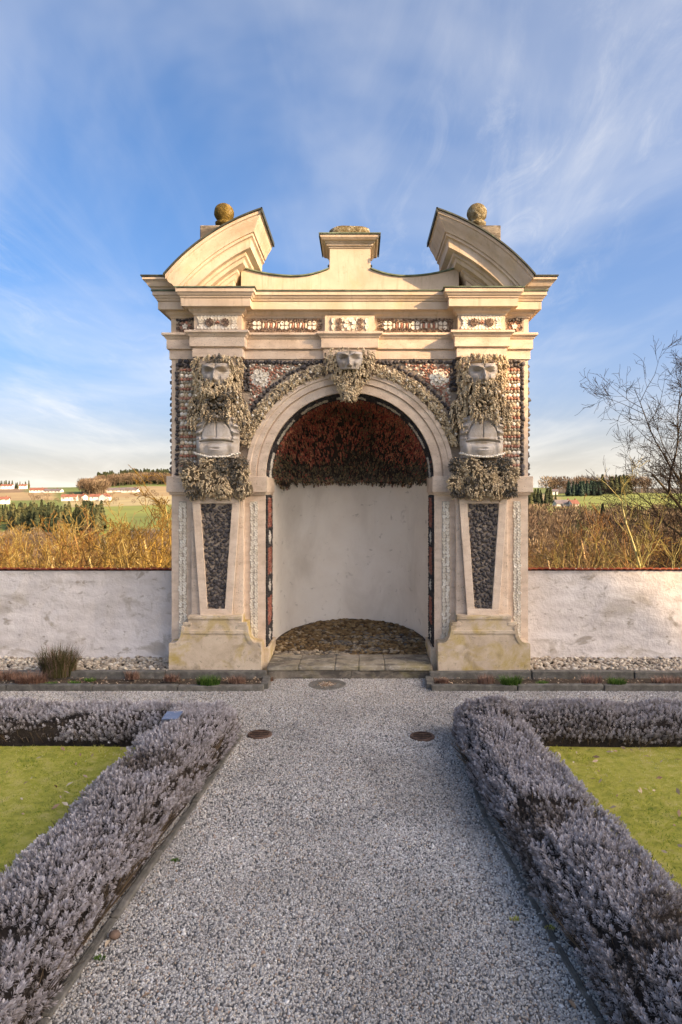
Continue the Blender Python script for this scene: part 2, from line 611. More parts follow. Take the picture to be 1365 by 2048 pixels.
M['slot_shade'] = pmat('drain_slot_shade', [(0, (.006, .005, .004)), (1, (.015, .012, .01))], 30, 1, 0)  # near-black base colour stands for the shade below the drain bars
M['bark'] = pmat('grey_bark', [(0, (.07, .055, .04)), (1, (.16, .13, .10))], 20, .95, .4, 60, .01)


def ground_mat():
    m, nt, b = new_mat('gravel_bed')
    tc = nt.nodes.new('ShaderNodeTexCoord').outputs['Object']
    v = nt.nodes.new('ShaderNodeTexVoronoi')
    v.inputs['Scale'].default_value = 90
    nt.links.new(tc, v.inputs['Vector'])
    c = nramp(nt, v.outputs['Color'], [(0, (.06, .057, .054)), (.35, (.12, .115, .108)), (.7, (.20, .19, .175)), (1, (.30, .28, .25))])
    big = nrange(nt, nnoise(nt, tc, 1.3, 4), .3, .7, .75, 1.05)
    hs = nt.nodes.new('ShaderNodeHueSaturation')
    nt.links.new(big, hs.inputs['Value'])
    nt.links.new(c, hs.inputs['Color'])
    nt.links.new(hs.outputs[0], b.inputs['Base Color'])
    b.inputs['Roughness'].default_value = .95
    bp = nt.nodes.new('ShaderNodeBump')
    bp.inputs['Strength'].default_value = .9
    bp.inputs['Distance'].default_value = .01
    nt.links.new(nmath(nt, 'SUBTRACT', 1.0, v.outputs['Distance']), bp.inputs['Height'])
    nt.links.new(bp.outputs[0], b.inputs['Normal'])
    return m


def chip_mat():
    m, nt, b = new_mat('gravel_chips')
    oi = nt.nodes.new('ShaderNodeObjectInfo').outputs['Random']
    c = nramp(nt, oi, [(0, (.11, .103, .095)), (.13, (.30, .285, .265)), (.38, (.47, .445, .41)), (.60, (.56, .53, .475)), (.78, (.66, .62, .55)), (.86, (.58, .48, .36)), (.90, (.34, .22, .15)), (.94, (.76, .73, .67)), (1, (.84, .82, .77))])
    loc = nt.nodes.new('ShaderNodeObjectInfo').outputs['Location']
    v = nrange(nt, nnoise(nt, loc, 1.1, 5, .6, .4), .30, .70, .60, 1.06)
    w = nrange(nt, nnoise(nt, loc, .7, 4, .6, .2), .42, .66, 0, .45)
    c = nmix(nt, w, c, nmix(nt, .55, c, (.36, .29, .21)))
    hs = nt.nodes.new('ShaderNodeHueSaturation')
    nt.links.new(v, hs.inputs['Value'])
    nt.links.new(c, hs.inputs['Color'])
    nt.links.new(hs.outputs[0], b.inputs['Base Color'])
    b.inputs['Roughness'].default_value = .85
    return m


M['gravel'] = ground_mat()
M['chips'] = chip_mat()
M['pebble'] = pmat('river_pebble', [(0, (.18, .145, .11)), (.25, (.34, .28, .21)), (.55, (.47, .395, .30)), (.8, (.56, .495, .39)), (1, (.66, .62, .55))], 10, .85, .3, 80, .006, rand=.85)
M['lawn'] = pmat('mossy_lawn_soil', [(0, (.24, .26, .04)), (.5, (.45, .41, .065)), (1, (.58, .48, .15))], 14, 1, .8, 90, .02,
                 stains=[(9, .6, .75, (.12, .10, .05), .5, (1, 1, 1))])
M['grass'] = tone_mat('short_grass', [(0, (.11, .21, .03)), (.28, (.30, .36, .04)), (.55, (.60, .57, .085)), (.8, (.72, .62, .18)), (1, (.80, .70, .42))], .9, .7, bump=0, trans=.35)
M['lavender'] = tone_mat('silvery_lavender', [(0, (.055, .04, .03)), (.3, (.18, .145, .12)), (.55, (.37, .33, .315)), (.8, (.47, .432, .428)), (1, (.62, .585, .59))], .9, .28, bump=0, trans=.12)
M['lavstem'] = tone_mat('lavender_stems', [(0, (.045, .03, .02)), (1, (.20, .14, .085))], .95, .6, bump=0)
M['lavcore'] = pmat('lavender_core', [(0, (.02, .015, .011)), (1, (.065, .048, .036))], 20, 1, .8, 60, .02)  # dark brown for the hull inside the hedges
M['tuft_green'] = tone_mat('green_tuft', [(0, (.02, .05, .008)), (.5, (.06, .14, .02)), (1, (.16, .25, .05))], .85, .5, bump=0, trans=.2)
M['tuft_dry'] = tone_mat('dry_heather', [(0, (.10, .05, .03)), (.5, (.25, .13, .085)), (1, (.40, .26, .19))], .9, .5, bump=0)
M['tuft_olive'] = tone_mat('olive_heather', [(0, (.04, .04, .012)), (.5, (.11, .10, .03)), (.8, (.20, .12, .08)), (1, (.30, .19, .14))], .9, .5, bump=0)
M['leaf'] = pmat('dry_leaf', [(0, (.20, .11, .06)), (.5, (.42, .28, .17)), (1, (.66, .55, .40))], 30, .9, .2, 60, .004, rand=.8)
M['twig_gold'] = tone_mat('golden_twigs', [(0, (.12, .065, .016)), (.4, (.27, .165, .036)), (.7, (.40, .28, .08)), (1, (.58, .49, .30))], .9, .24, bump=0)
M['twig_orange'] = tone_mat('orange_brown_twigs', [(0, (.11, .05, .016)), (.4, (.26, .13, .04)), (.7, (.38, .22, .08)), (1, (.55, .42, .24))], .9, .24, bump=0)
M['twig_straw'] = tone_mat('straw_twigs', [(0, (.16, .105, .03)), (.4, (.36, .26, .08)), (.7, (.52, .41, .17)), (1, (.70, .62, .42))], .9, .24, bump=0)
M['twig_brown'] = tone_mat('brown_twigs', [(0, (.085, .05, .024)), (.4, (.18, .11, .05)), (.7, (.27, .185, .085)), (1, (.40, .32, .18))], .9, .24, bump=0)
M['twig_dark'] = tone_mat('dark_bark_twigs', [(0, (.022, .014, .009)), (.5, (.055, .037, .022)), (1, (.15, .115, .05))], .9, .4, bump=0)
M['twig_yellow'] = tone_mat('yellow_bark', [(0, (.24, .19, .05)), (.5, (.38, .31, .10)), (1, (.52, .45, .22))], .9, .4, bump=0)
M['conifer'] = tone_mat('conifer_needles', [(0, (.020, .028, .014)), (.5, (.048, .056, .024)), (1, (.10, .095, .04))], .95, .5, bump=0)
M['shaded_conifer'] = tone_mat('shaded_conifer_needles', [(0, (.010, .022, .016)), (.5, (.025, .045, .032)), (1, (.05, .08, .05))], .95, .5, bump=0)  # conifer needles with the blue shadow put into the base colour
M['farwood'] = tone_mat('bare_far_wood', [(0, (.07, .045, .03)), (.5, (.15, .10, .065)), (1, (.24, .18, .11))], .95, .5, bump=0)
M['house_wall'] = pmat('white_house_wall', [(0, (.62, .59, .54)), (1, (.78, .76, .72))], .2, .9, 0)
M['house_roof'] = pmat('red_house_roof', [(0, (.17, .065, .045)), (1, (.27, .12, .085))], .3, .9, 0)
M['house_grey'] = pmat('grey_house_roof', [(0, (.10, .09, .10)), (1, (.20, .17, .17))], .3, .9, 0)
M['window'] = pmat('dark_window', [(0, (.03, .035, .04)), (1, (.06, .065, .07))], .3, .3, 0, spec=.5)
M['castle'] = pmat('castle_render', [(0, (.60, .52, .40)), (1, (.74, .66, .53))], .6, .9, .2, 20, .02)


def terrain_mat():
    m, nt, b = new_mat('fields')
    a = nt.nodes.new('ShaderNodeAttribute')
    a.attribute_name = 'field'
    tc = nt.nodes.new('ShaderNodeTexCoord').outputs['Object']
    v = nrange(nt, nnoise(nt, tc, .02, 8, .65), .25, .75, .7, 1.25)
    hs = nt.nodes.new('ShaderNodeHueSaturation')
    nt.links.new(v, hs.inputs['Value'])
    nt.links.new(a.outputs['Color'], hs.inputs['Color'])
    nt.links.new(hs.outputs[0], b.inputs['Base Color'])
    b.inputs['Roughness'].default_value = 1
    return m


M['terrain'] = terrain_mat()

# ================================================================== LARGE STRUCTURE
# ------------------------------------------------------------------ the grotto


def sweep_plan(mb, prof, path, closed=True):
    n = len(path)
    rows = []
    for p, z in prof:
        row = []
        for i in range(n):
            a = path[(i - 1) % n] if (closed or i > 0) else None
            c = path[(i + 1) % n] if (closed or i < n - 1) else None
            b = path[i]
            ns = []
            for u, v in ((a, b), (b, c)):
                if u is None or v is None:
                    continue
                dx, dy = v[0] - u[0], v[1] - u[1]
                l = math.hypot(dx, dy)
                ns.append((dy / l, -dx / l))
            if len(ns) == 1:
                ox, oy = ns[0]
            else:
                dt = 1 + ns[0][0] * ns[1][0] + ns[0][1] * ns[1][1]
                ox, oy = (ns[0][0] + ns[1][0]) / dt, (ns[0][1] + ns[1][1]) / dt
            row.append((b[0] + ox * p, b[1] + oy * p, z))
        if closed:
            row.append(row[0])
        rows.append(row)
    mb.grid(rows)
    return mb


def box_obj(name, mat, parent, *b, bevel=.006):
    return MB().box(*b).build(name, mat, parent, bevel=bevel)


G = empty('garden_grotto')
tag(G, 'baroque garden grotto with arched niche, bearded herms and broken pediment at the path end', 'grotto')

HW, OP, SPZ, BK = 1.98, 0.94, 2.183, 0.62
poly = [(-HW, 0), (-OP, 0), (-OP, SPZ)] + [(-OP * math.cos(PI * k / 40), SPZ + OP * math.sin(PI * k / 40)) for k in range(1, 40)] + [(OP, SPZ), (OP, 0), (HW, 0), (HW, 4.2), (-HW, 4.2)]
MB().prism(poly, 0, BK).build('wall', M['stone'], G)
# mosaic ground above the imposts
poly = [(-1.935, 2.19)] + [(-1.14 * math.cos(PI * k / 40), SPZ + .007 + 1.14 * math.sin(PI * k / 40)) for k in range(0, 41)] + [(1.935, 2.19), (1.935, 3.48), (-1.935, 3.48)]
ground = MB().prism(poly, -.008, .01).build('mosaic_ground', M['mortar'], G)

# archivolt
mb = MB()
prof = [(.932, .03), (.932, -.035), (1.02, -.035), (1.024, -.022), (1.032, -.022), (1.036, -.05), (1.098, -.05), (1.106, -.064), (1.15, -.064), (1.15, .02)]
mb.grid([[(-r * math.cos(PI * k / 64), y, SPZ + .004 + r * math.sin(PI * k / 64)) for k in range(65)] for r, y in prof])
mb.build('archivolt', M['stone'], G, auto=25)

EX, EW, EE = 1.44, .255, .13        # ressaut centre, half width, projection
CW, CE = .27, .06


def plan(centre=True, e=EE):
    p = [(-HW, BK), (-HW, 0), (-EX - EW, 0), (-EX - EW, -e), (-EX + EW, -e), (-EX + EW, 0)]
    if centre:
        p += [(-CW, 0), (-CW, -CE), (CW, -CE), (CW, 0)]
    p += [(EX - EW, 0), (EX - EW, -e), (EX + EW, -e), (EX + EW, 0), (HW, 0), (HW, BK)]
    return p


arch = [(-.02, 3.489), (.02, 3.489), (.02, 3.578), (.012, 3.583), (.012, 3.592), (.045, 3.598), (.045, 3.70), (.058, 3.712), (.062, 3.722), (.078, 3.738), (.09, 3.744), (.09, 3.768), (-.02, 3.776)]
sweep_plan(MB(), arch, plan()).build('architrave', M['stone'], G, bevel=.003)
frz = [(-.02, 3.76), (.004, 3.76), (.004, 3.96), (-.02, 3.96)]
sweep_plan(MB(), frz, plan()).build('frieze', M['stucco'], G)
cor = [(-.02, 3.945), (.016, 3.945), (.018, 3.962), (.03, 3.968), (.05, 3.984), (.054, 4.0), (.062, 4.012), (.108, 4.022), (.112, 4.014), (.118, 4.014), (.118, 4.096), (.110, 4.10), (.128, 4.106), (.130, 4.122), (.140, 4.128), (.152, 4.146), (.150, 4.152), (.166, 4.158), (.166, 4.198), (-.02, 4.204)]
sweep_plan(MB(), cor, plan(False)).build('cornice', M['stucco'], G, bevel=.003)
sweep_plan(MB(), [(-.02, 4.2075), (.178, 4.2015), (.180, 4.213), (-.02, 4.224)], plan(False)).build('copper_flashing', M['patina'], G)
MB().box(-HW, HW, 0.02, BK, 4.16, 4.235).build('roof_slab', M['copper'], G)

for s in (-1, 1):
    path = [(-HW, BK), (-HW, 0), (-1.70, 0)]
    mb = sweep_plan(MB(), [(.10, 4.19), (.164, 4.2155), (.170, 4.22), (.176, 4.232), (.20, 4.245), (.222, 4.285), (.236, 4.30), (.25, 4.304), (.25, 4.330), (-.02, 4.336)], path, False)
    if s > 0:
        mb.v = [(-x, y, z) for x, y, z in mb.v]
    mb.build('end_cornice', M['stucco'], G, bevel=.002)
    x0, x1 = sorted((s * 1.74, s * 2.245))
    MB().box(x0, x1, -.265, BK + .02, 4.337, 4.349).build('copper_flashing', M['copper'], G)

    # broken segmental pediment
    pc, pz, PR = -.213, 2.83, 2.28
    prof = [(.25, 0), (.25, .028), (.236, .036), (.228, .06), (.195, .095), (.172, .13), (.164, .15), (.148, .152), (.148, .178), (.128, .184), (.122, .192), (.118, .27), (.062, .276), (.060, .304), (.036, .312), (.024, .345), (-.05, .350), (-.05, .372), (-.07, .378), (-.085, .41), (-.10, .415), (-.10, .85)]
    rows = []
    for p, q in prof:
        rr = PR - q
        xs_, xe = -EX - EW - p, -EX + EW + p
        row = [(xs_, BK, pz + math.sqrt(rr * rr - (xs_ - pc) ** 2))]
        for k in range(29):
            x = xs_ + (xe - xs_) * k / 28
            row.append((x, -EE - p, pz + math.sqrt(max(rr * rr - (x - pc) ** 2, .01))))
        row.append((xe, BK, row[-1][2]))
        rows.append(row)
    rows.reverse()
    mb = MB().grid(rows)
    if s > 0:
        mb.v = [(-x, y, z) for x, y, z in mb.v]
    ped = mb.build('pediment', M['stucco'], G, auto=28)
    # its copper covering
    top, bot = [], []
    for k in range(33):
        x = -1.965 + (1.965 - .918) * k / 32
        top.append((x, pz + math.sqrt((PR + .018) ** 2 - (x - pc) ** 2)))
        bot.append((x, pz + math.sqrt((PR + .003) ** 2 - (x - pc) ** 2)))
    mb = MB().prism(bot + top[::-1], -.40, BK + .02)
    mb.box(-.932, -.917, -.40, BK + .02, top[-1][1] - .05, top[-1][1] - .001)
    if s > 0:
        mb.v = [(-x, y, z) for x, y, z in mb.v]
    mb.build('copper_covering', M['copper'], ped)
    # plinth and ball finial behind the pediment
    bx = s * 1.515
    box_obj('finial_plinth', M['riser'], G, bx - .245, bx + .245, .40, .88, 4.22, 5.14, bevel=.01)
    box_obj('finial_plinth', M['riser'], G, bx - .12, bx + .12, .48, .72, 5.138, 5.16, bevel=.01)
    mb = MB()
    pr = [(.085, 5.12), (.085, 5.135), (.06, 5.135), (.055, 5.165), (.075, 5.20), (.105, 5.215), (.108, 5.24), (.085, 5.25), (.075, 5.255)]
    cz = 5.355
    for k in range(1, 16):
        a = -PI / 2 + .62 + (PI - .62) * k / 15
        pr.append((max(.119 * math.cos(a), .001), cz + .119 * math.sin(a)))
    mb.lathe(pr, 0, 0, 32)
    nv = np.array(mb.v)
    d = snoise(nv[:, 0], nv[:, 1], nv[:, 2], 38, 3 + s) * .004 + snoise(nv[:, 0], nv[:, 1], nv[:, 2], 90, 5) * .003
    nr = nv - np.array([0, 0, cz])
    nr /= np.linalg.norm(nr, axis=1, keepdims=True)
    mb.v = [tuple(a) for a in nv + nr * d[:, None]]
    mb.v = [(x + bx, y + .60, z) for x, y, z in mb.v]
    ball = mb.build('ball_finial', M['moss'] if s < 0 else M['lichen'], G, smooth=True)
    ball['label'] = 'moss covered stone ball finial' if s < 0 else 'pale lichen covered stone ball finial'

# attic parapet with its raised centre


def ptop(x):
    x = abs(x)
    return 4.425 + (.085 * ((x - .62) / .55) ** 2 if x > .62 else .085 * ((.62 - x) / .39) ** 2)


xs = [1.22 - i * (1.22 - .23) / 24 for i in range(25)]
poly = [(-1.22, 4.21), (1.22, 4.21)] + [(x, ptop(x)) for x in xs] + [(.228, 4.77), (-.228, 4.77)] + [(-x, ptop(x)) for x in xs[::-1]]
MB().prism(poly, .05, .5).build('parapet', M['stucco'], G, bevel=.005)
for s in (-1, 1):
    up = [(s * x, ptop(x) + .016) for x in xs]
    dn = [(s * x, ptop(x) + .002) for x in xs]
    pl = dn + up[::-1]
    if s > 0:
        pl = pl[::-1]
    MB().prism(pl, .03, .52).build('copper_flashing', M['patina'], G)
    MB().add(IV * .018 + np.array([s * .236, .10, 4.56]), IF).build('lead_bolt', M['copper'], G)
capath = [(-.228, .5), (-.228, .05), (.228, .05), (.228, .5)]
cp = sweep_plan(MB(), [(-.02, 4.742), (.010, 4.742), (.012, 4.758), (.030, 4.764), (.032, 4.784), (.046, 4.79), (.052, 4.806), (.078, 4.812), (.098, 4.836), (.100, 4.862), (-.2, 4.864)], capath).build('pedestal_cap', M['stucco'], G, bevel=.002)
MB().box(-.342, .342, -.064, .614, 4.866, 4.878).build('copper_flashing', M['patina'], cp)
for s in (-1, 1):
    x0, x1 = sorted((s * .330, s * .341))
    MB().box(x0, x1, -.062, .612, 4.835, 4.866).build('copper_edge', M['copper'], cp)
v = IV3.copy()
v = np.sign(v) * np.abs(v) ** .55
v = v * np.array([.235, .18, .085]) + np.array([0, .27, 4.955])
v += (snoise(v[:, 0], v[:, 1], v[:, 2], 22, 9)[:, None] * .012 + snoise(v[:, 0], v[:, 1], v[:, 2], 70, 10)[:, None] * .006) * (v - np.array([0, .27, 4.95])) / .15
MB().add(v, IF3).build('finial_stump', M['lichen'], G, smooth=True)

# imposts, jamb plinths, threshold
for s in (-1, 1):
    for (a, b, p, z0, z1) in ((.912, 2.025, .055, 2.012, 2.19), (.926, 2.0, .03, 1.985, 2.014)):
        x0, x1 = sorted((s * a, s * b))
        box_obj('impost', M['stone'], G, x0, x1, -p, BK - .02, z0, z1)
    x0, x1 = sorted((s * .895, s * .985))
    box_obj('jamb_plinth', M['plinth'], G, x0, x1, -.03, BK - .03, 0, .285, bevel=.01)
xe = [-.892, -.55, -.16, .10, .38, .892]
for i in range(5):
    box_obj('step_slab', M['step'], G, xe[i] + .001, xe[i + 1] - .001, -.240 + rnd.uniform(-.008, .008), .30, .092, .145 + rnd.uniform(-.005, .004), bevel=.012)
xe = [-.885, -.42, .02, .47, .885]
for i in range(4):
    box_obj('riser_block', M['riser'], G, xe[i] + .001, xe[i + 1] - .001, -.226 + rnd.uniform(-.006, .006), .28, -.03, .091, bevel=.006)

# herm pedestals and plinths
for s in (-1, 1):
    c = s * 1.452
    base = [(-.5, 0), (.5, 0), (.5, .375), (.488, .388), (.428, .388)]
    arcp = [(.425 - .08 * math.sin(t * PI / 2), .572 - .18 * math.cos(t * PI / 2)) for t in np.linspace(0, 1, 9)]
    right = base[1:] + arcp + [(.345, .602), (.29, .602), (.29, .682)]
    left = [(-x, z) for x, z in right[::-1]]
    pl = MB().prism([(c + x, z) for x, z in right + left], -.22, .01).build('plinth', M['plinth'], G, bevel=.008)
    box_obj('plinth_band', M['plinth'], pl, c - .345, c + .345, -.232, -.21, .488, .525, bevel=.003)
    box_obj('plinth_band', M['plinth'], pl, c - .295, c + .295, -.232, -.21, .645, .678, bevel=.003)
    for t in (-1, 1):
        box_obj('plinth_band', M['plinth'], pl, c + t * .30 - .045, c + t * .30 + .045, -.229, -.21, .575, .612, bevel=.003)
        pts = [(c + t * (x + .012), z) for x, z in arcp] + [(c + t * (x - .022), z - .012) for x, z in arcp[::-1]]
        if t < 0:
            pts = pts[::-1]
        MB().prism(pts[::-1], -.230, -.20).build('plinth_band', M['plinth'], pl)
    box_obj('pilaster', M['stone'], G, c - .285, c + .285, -.10, .01, .60, 2.02)
    box_obj('pilaster', M['stone'], G, c - .21, c + .21, -.09, .01, 2.0, 3.495)

    def trap(z):
        t = (z - .668) / (2.02 - .668)
        return .172 + (.268 - .172) * t

    def inner(z):
        t = (z - .744) / (1.891 - .744)
        return .094 + (.173 - .094) * t
    sh = MB().prism([(c - trap(.668), .668), (c + trap(.668), .668), (c + trap(2.02), 2.02), (c - trap(2.02), 2.02)], -.132, -.095).build('tapered_panel', M['mortar'], G)
    zs = [.668, .744, 1.891, 2.02]
    for t in (-1, 1):
        p4 = [(c + t * inner(.744), .744), (c + t * trap(.744), .744), (c + t * trap(1.891), 1.891), (c + t * inner(1.891), 1.891)]
        MB().prism(p4 if t > 0 else p4[::-1], -.168, -.10).build('frame', M['stone'], sh, bevel=.004)
    for z0, z1 in ((.666, .744), (1.891, 2.02)):
        MB().prism([(c - trap(z0), z0), (c + trap(z0), z0), (c + trap(z1), z1), (c - trap(z1), z1)], -.168, -.10).build('frame', M['stone'], sh, bevel=.004)
    # black slag stones set in the panel, each its own piece
    if s < 0:
        BLK = [stone_mesh('black_stone', 30 + i, M['black'], .25) for i in range(6)]
    placed = []
    for i in range(2600):
        if len(placed) >= 149:
            break
        z = rnd.uniform(.762, 1.874)
        w = inner(z) - .014
        x = rnd.uniform(-w, w)
        r_ = rnd.uniform(.019, .030) if i < 900 else rnd.uniform(.013, .020)
        if any((x - a) ** 2 + (z - b) ** 2 < ((r_ + c_) * .86) ** 2 for a, b, c_ in placed):
            continue
        placed.append((x, z, r_))
        piece('black_stone', rnd.choice(BLK), sh, (c + x, -.135 - rnd.uniform(0, .006), z), (r_ * rnd.uniform(.95, 1.15), .017, r_ * rnd.uniform(.95, 1.15)), (0, rnd.uniform(0, 6.28), 0))

# white shell strips beside the herms (pieces too small to pick apart)
PET = petal_mesh('shell_piece', M['shell'], .5)
pv = np.array([p.co[:] for p in PET.vertices])
pf = np.array([p.vertices[:] for p in PET.polygons])


def rotY(a):
    c, s = np.cos(a), np.sin(a)
    z = np.zeros_like(c)
    o = np.ones_like(c)
    return np.stack([np.stack([c, z, s], -1), np.stack([z, o, z], -1), np.stack([-s, z, c], -1)], -2)


for s in (-1, 1):
    for cxx, w in ((1.065, .042), (1.855, .042)):
        z0 = .47 if cxx > 1.5 else .41
        st = box_obj('shell_strip', M['mortar_pale'], G, s * cxx - w, s * cxx + w, -.004, .02, z0 - .12, 1.915, bevel=0)
        P, S, A = [], [], []
        zc = z0 - .11
        while zc < 1.88:
            h = rnd.uniform(.028, .042)
            for t in (-.5, .5):
                P.append((s * cxx + t * w + rnd.uniform(-.004, .004), -.004, zc + rnd.uniform(-.006, .006)))
                S.append((rnd.uniform(.044, .052), .05, h * rnd.uniform(1.05, 1.25)))
                A.append(rnd.uniform(-.35, .35))
            zc += h
        P, S, A = np.array(P), np.array(S), np.array(A)
        me = scatter('shells', pv, pf, P, rotY(A) * S[:, None, :])
        o = finish('shells', me, M['shell'], st)
        o['kind'] = 'stuff'

# niche: half cylinder, half dome, floor
mb = MB()
NN = 40
pts = [(-OP, BK - .02)] + [(-OP * math.cos(PI * k / NN), BK + OP * math.sin(PI * k / NN)) for k in range(NN + 1)] + [(OP, BK - .02)]
zs = np.linspace(.05, SPZ + .02, 16)
mb.grid([[(x, y, z) for x, y in pts] for z in zs])
nv = np.array(mb.v)
rad = 1 + .006 * snoise(nv[:, 0], nv[:, 1], nv[:, 2], 4, 21)
nv[:, 0] *= rad
nv[:, 1] = BK - .02 + (nv[:, 1] - BK + .02) * rad
mb.v = [tuple(a) for a in nv]
mb.build('niche_wall', M['niche'], G, smooth=True)
mb = MB()
mb.grid([[(-1.3 * math.cos(PI * k / 24), BK + 1.3 * math.sin(PI * k / 24), z) for k in range(25)][::-1] for z in (0, 3.3)])
mb.build('apse_wall', M['plaster'], G, smooth=True)
mb = MB()
mb.grid([[(-r * math.cos(PI * k / 24), BK - .01 + r * math.sin(PI * k / 24), z) for k in range(25)][::-1] for r, z in ((1.42, 3.26), (1.42, 3.31), (.02, 4.1))])
mb.build('apse_roof', M['tile'], G)


def vault(r, lo=0.0):
    """soffit of the arch and half dome behind it"""
    rows = []
    for y in (.34, .48, BK):
        rows.append([(-r * math.cos(PI * k / 48), y, SPZ + r * math.sin(PI * k / 48)) for k in range(49)])
    for j in range(1, 17):
        e = PI / 2 * j / 16
        rows.append([(-r * math.cos(PI * k / 48), BK + r * math.sin(PI * k / 48) * math.sin(e), SPZ + r * math.sin(PI * k / 48) * math.cos(e)) for k in range(49)])
    return rows


mb = MB().grid(vault(.925))
dome = mb.build('dome', M['domebase'], G, smooth=True)
# ragged hanging fringe below the dome
mb = MB()
K = 120
top, mid, low, back, FR = [], [], [], [], []
for k in range(K + 1):
    a = PI * k / K
    dz = float(snoise(k * .30, 0, 0, 1, 5)) * .035 + float(snoise(k * 1.0, 2, 0, 1, 6)) * .016 - (.06 * math.exp(-((k - 14) / 6) ** 2)) - .035 * math.exp(-((k - 84) / 4) ** 2) + .03 * math.exp(-(k / 5) ** 2)
    FR.append(2.155 + dz)
    x, y = -math.cos(a), math.sin(a)
    top.append((.93 * x, BK + .93 * y, 2.40))
    mid.append((.875 * x, BK + .875 * y, 2.26))
    low.append((.885 * x, BK + .885 * y, 2.155 + dz))
    back.append((.938 * x, BK + .938 * y, 2.16 + dz))
mb.grid([top, mid, low, back])
mb.build('dome_fringe', M['domebase'], dome, smooth=True)
P, D, L, Rr, T = [], [], [], [], []
q = np.random.default_rng(5)
for i in range(3700):
    if i % 6 == 0:
        a = q.uniform(.02, PI - .02)
        y = q.uniform(.35, BK)
        p = np.array([-.92 * math.cos(a), y, SPZ + .92 * math.sin(a)])
    else:
        v_ = q.normal(size=3)
        v_ /= np.linalg.norm(v_)
        v_[1] = abs(v_[1])
        v_[2] = abs(v_[2]) if q.uniform() < .9 else v_[2] * .02
        p = np.array([0, BK, SPZ]) + .92 * v_
    n = np.array([-p[0], min(BK - p[1], 0), SPZ - p[2]])
    n /= max(np.linalg.norm(n), .1)
    d = np.array([0, 0, -1.0]) + n * q.uniform(.1, .7) + q.normal(size=3) * .18
    edge = SPZ + .30 + .10 * math.sin(p[0] * 5 + 1)
    t = q.uniform(0, .5) if p[2] > edge + q.normal() * .05 else q.uniform(.6, 1)
    if t < .5 and snoise(p[0], p[1], p[2], 7, 12) > .35:
        t = q.uniform(.4, .6)
    P.append(p + n * .005)
    D.append(d)
    L.append(q.uniform(.025, .060))
    Rr.append(q.uniform(.009, .017))
    T.append(t)
for i in range(1000):     # the dark lower band
    a = q.uniform(.0, PI)
    u = q.uniform(0, 1)
    rr = .93 - .06 * math.sin(u * PI)
    P.append((-rr * math.cos(a), BK + rr * math.sin(a), 2.40 - (2.43 - FR[int(a / PI * K)]) * u))
    D.append((math.cos(a) * .35 + q.normal() * .2, -math.sin(a) * .35 + q.normal() * .2, -1))
    L.append(q.uniform(.025, .06))
    Rr.append(q.uniform(.010, .018))
    T.append(q.uniform(.62, 1.0))
drips('dome_incrustation', P, D, L, Rr, T, 3, M['dome'], dome, 1.6)

# floor of the niche


def fz(y):
    return .137 + .20 * max(0, y - .28) / 1.28


mb = MB()
rows = []
for j in range(14):
    y = .29 + (BK + OP - .29) * j / 13
    w = .90 if y < BK else max(.02, math.sqrt(max(0, .935 ** 2 - (y - BK) ** 2)))
    rows.append([(-w + 2 * w * k / 20, y, fz(y) - .012) for k in range(21)])
mb.grid(rows)
floor = mb.build('niche_floor', M['earth'], G, smooth=True)
P, S, T = [], [], []
for i in range(2600):
    x, y = q.uniform(-.93, .93), q.uniform(.29, BK + .92)
    if y > BK and x * x + (y - BK) ** 2 > .90 ** 2:
        continue
    P.append((x, y, fz(y) - .006 + q.uniform(-.006, .006)))
    sz = q.uniform(.014, .030)
    S.append((sz * q.uniform(.8, 1.6), sz * q.uniform(.5, .9), sz * .6))
    dark = snoise(x * 1.0, y * 3.2, 0, 3.2, 8) > .25 and y < .9
    T.append(q.uniform(.68, .86) if dark else (q.uniform(.85, 1) if (q.uniform() < .06 or (y < .42 and x < 0)) else q.uniform(0, .62)))
P, S, T = np.array(P), np.array(S), np.array(T)
ang = q.uniform(-.5, .5, len(P))
Rz = np.zeros((len(P), 3, 3))
Rz[:, 0, 0] = np.cos(ang)
Rz[:, 1, 1] = np.cos(ang)
Rz[:, 0, 1] = -np.sin(ang)
Rz[:, 1, 0] = np.sin(ang)
Rz[:, 2, 2] = 1
o = finish('cobbles', scatter('cobbles', IV, IF, P, Rz * S[:, None, :], T), M['cobble'], floor)
o['kind'] = 'stuff'

# ------------------------------------------------------------------ mosaics
SH = {}
for key, m_ in (('red', 'red'), ('grey', 'grey'), ('white', 'shell'), ('ochre', 'ochre'), ('brown', 'brownchip')):
    SH[key] = [stone_mesh(key + '_stone', 60 + len(SH) * 5 + i, M[m_], .22) for i in range(4)]
PW = petal_mesh('petal', M['shell'], .48)
PB = petal_mesh('petal', M['brownchip'], .34)
PO = petal_mesh('petal', M['red'], .42)
BLB = [stone_mesh('black_lump', 90 + i, M['black'], .3) for i in range(6)]


def black(par, x, z, y=-.012, sz=.024, side=0):
    sz *= 1.22
    for _ in range(1):
        piece('black_lump', rnd.choice(BLB), par, (x + rnd.uniform(-.008, .008), y + rnd.uniform(-.006, .006), z + rnd.uniform(-.008, .008)), (sz * rnd.uniform(.7, 1.25), sz * .8, sz * rnd.uniform(.7, 1.25)), (rnd.uniform(0, 6), rnd.uniform(0, 6), rnd.uniform(0, 6)))


def flower(par, x, y, z, me, n, r0, length, a0=0, wid=1.0):
    for k in range(n):
        a = a0 + 2 * PI * k / n
        piece('petal', me, par, (x + math.sin(a) * r0, y, z + math.cos(a) * r0), (length * wid, length * .7, length), (0, a, 0))


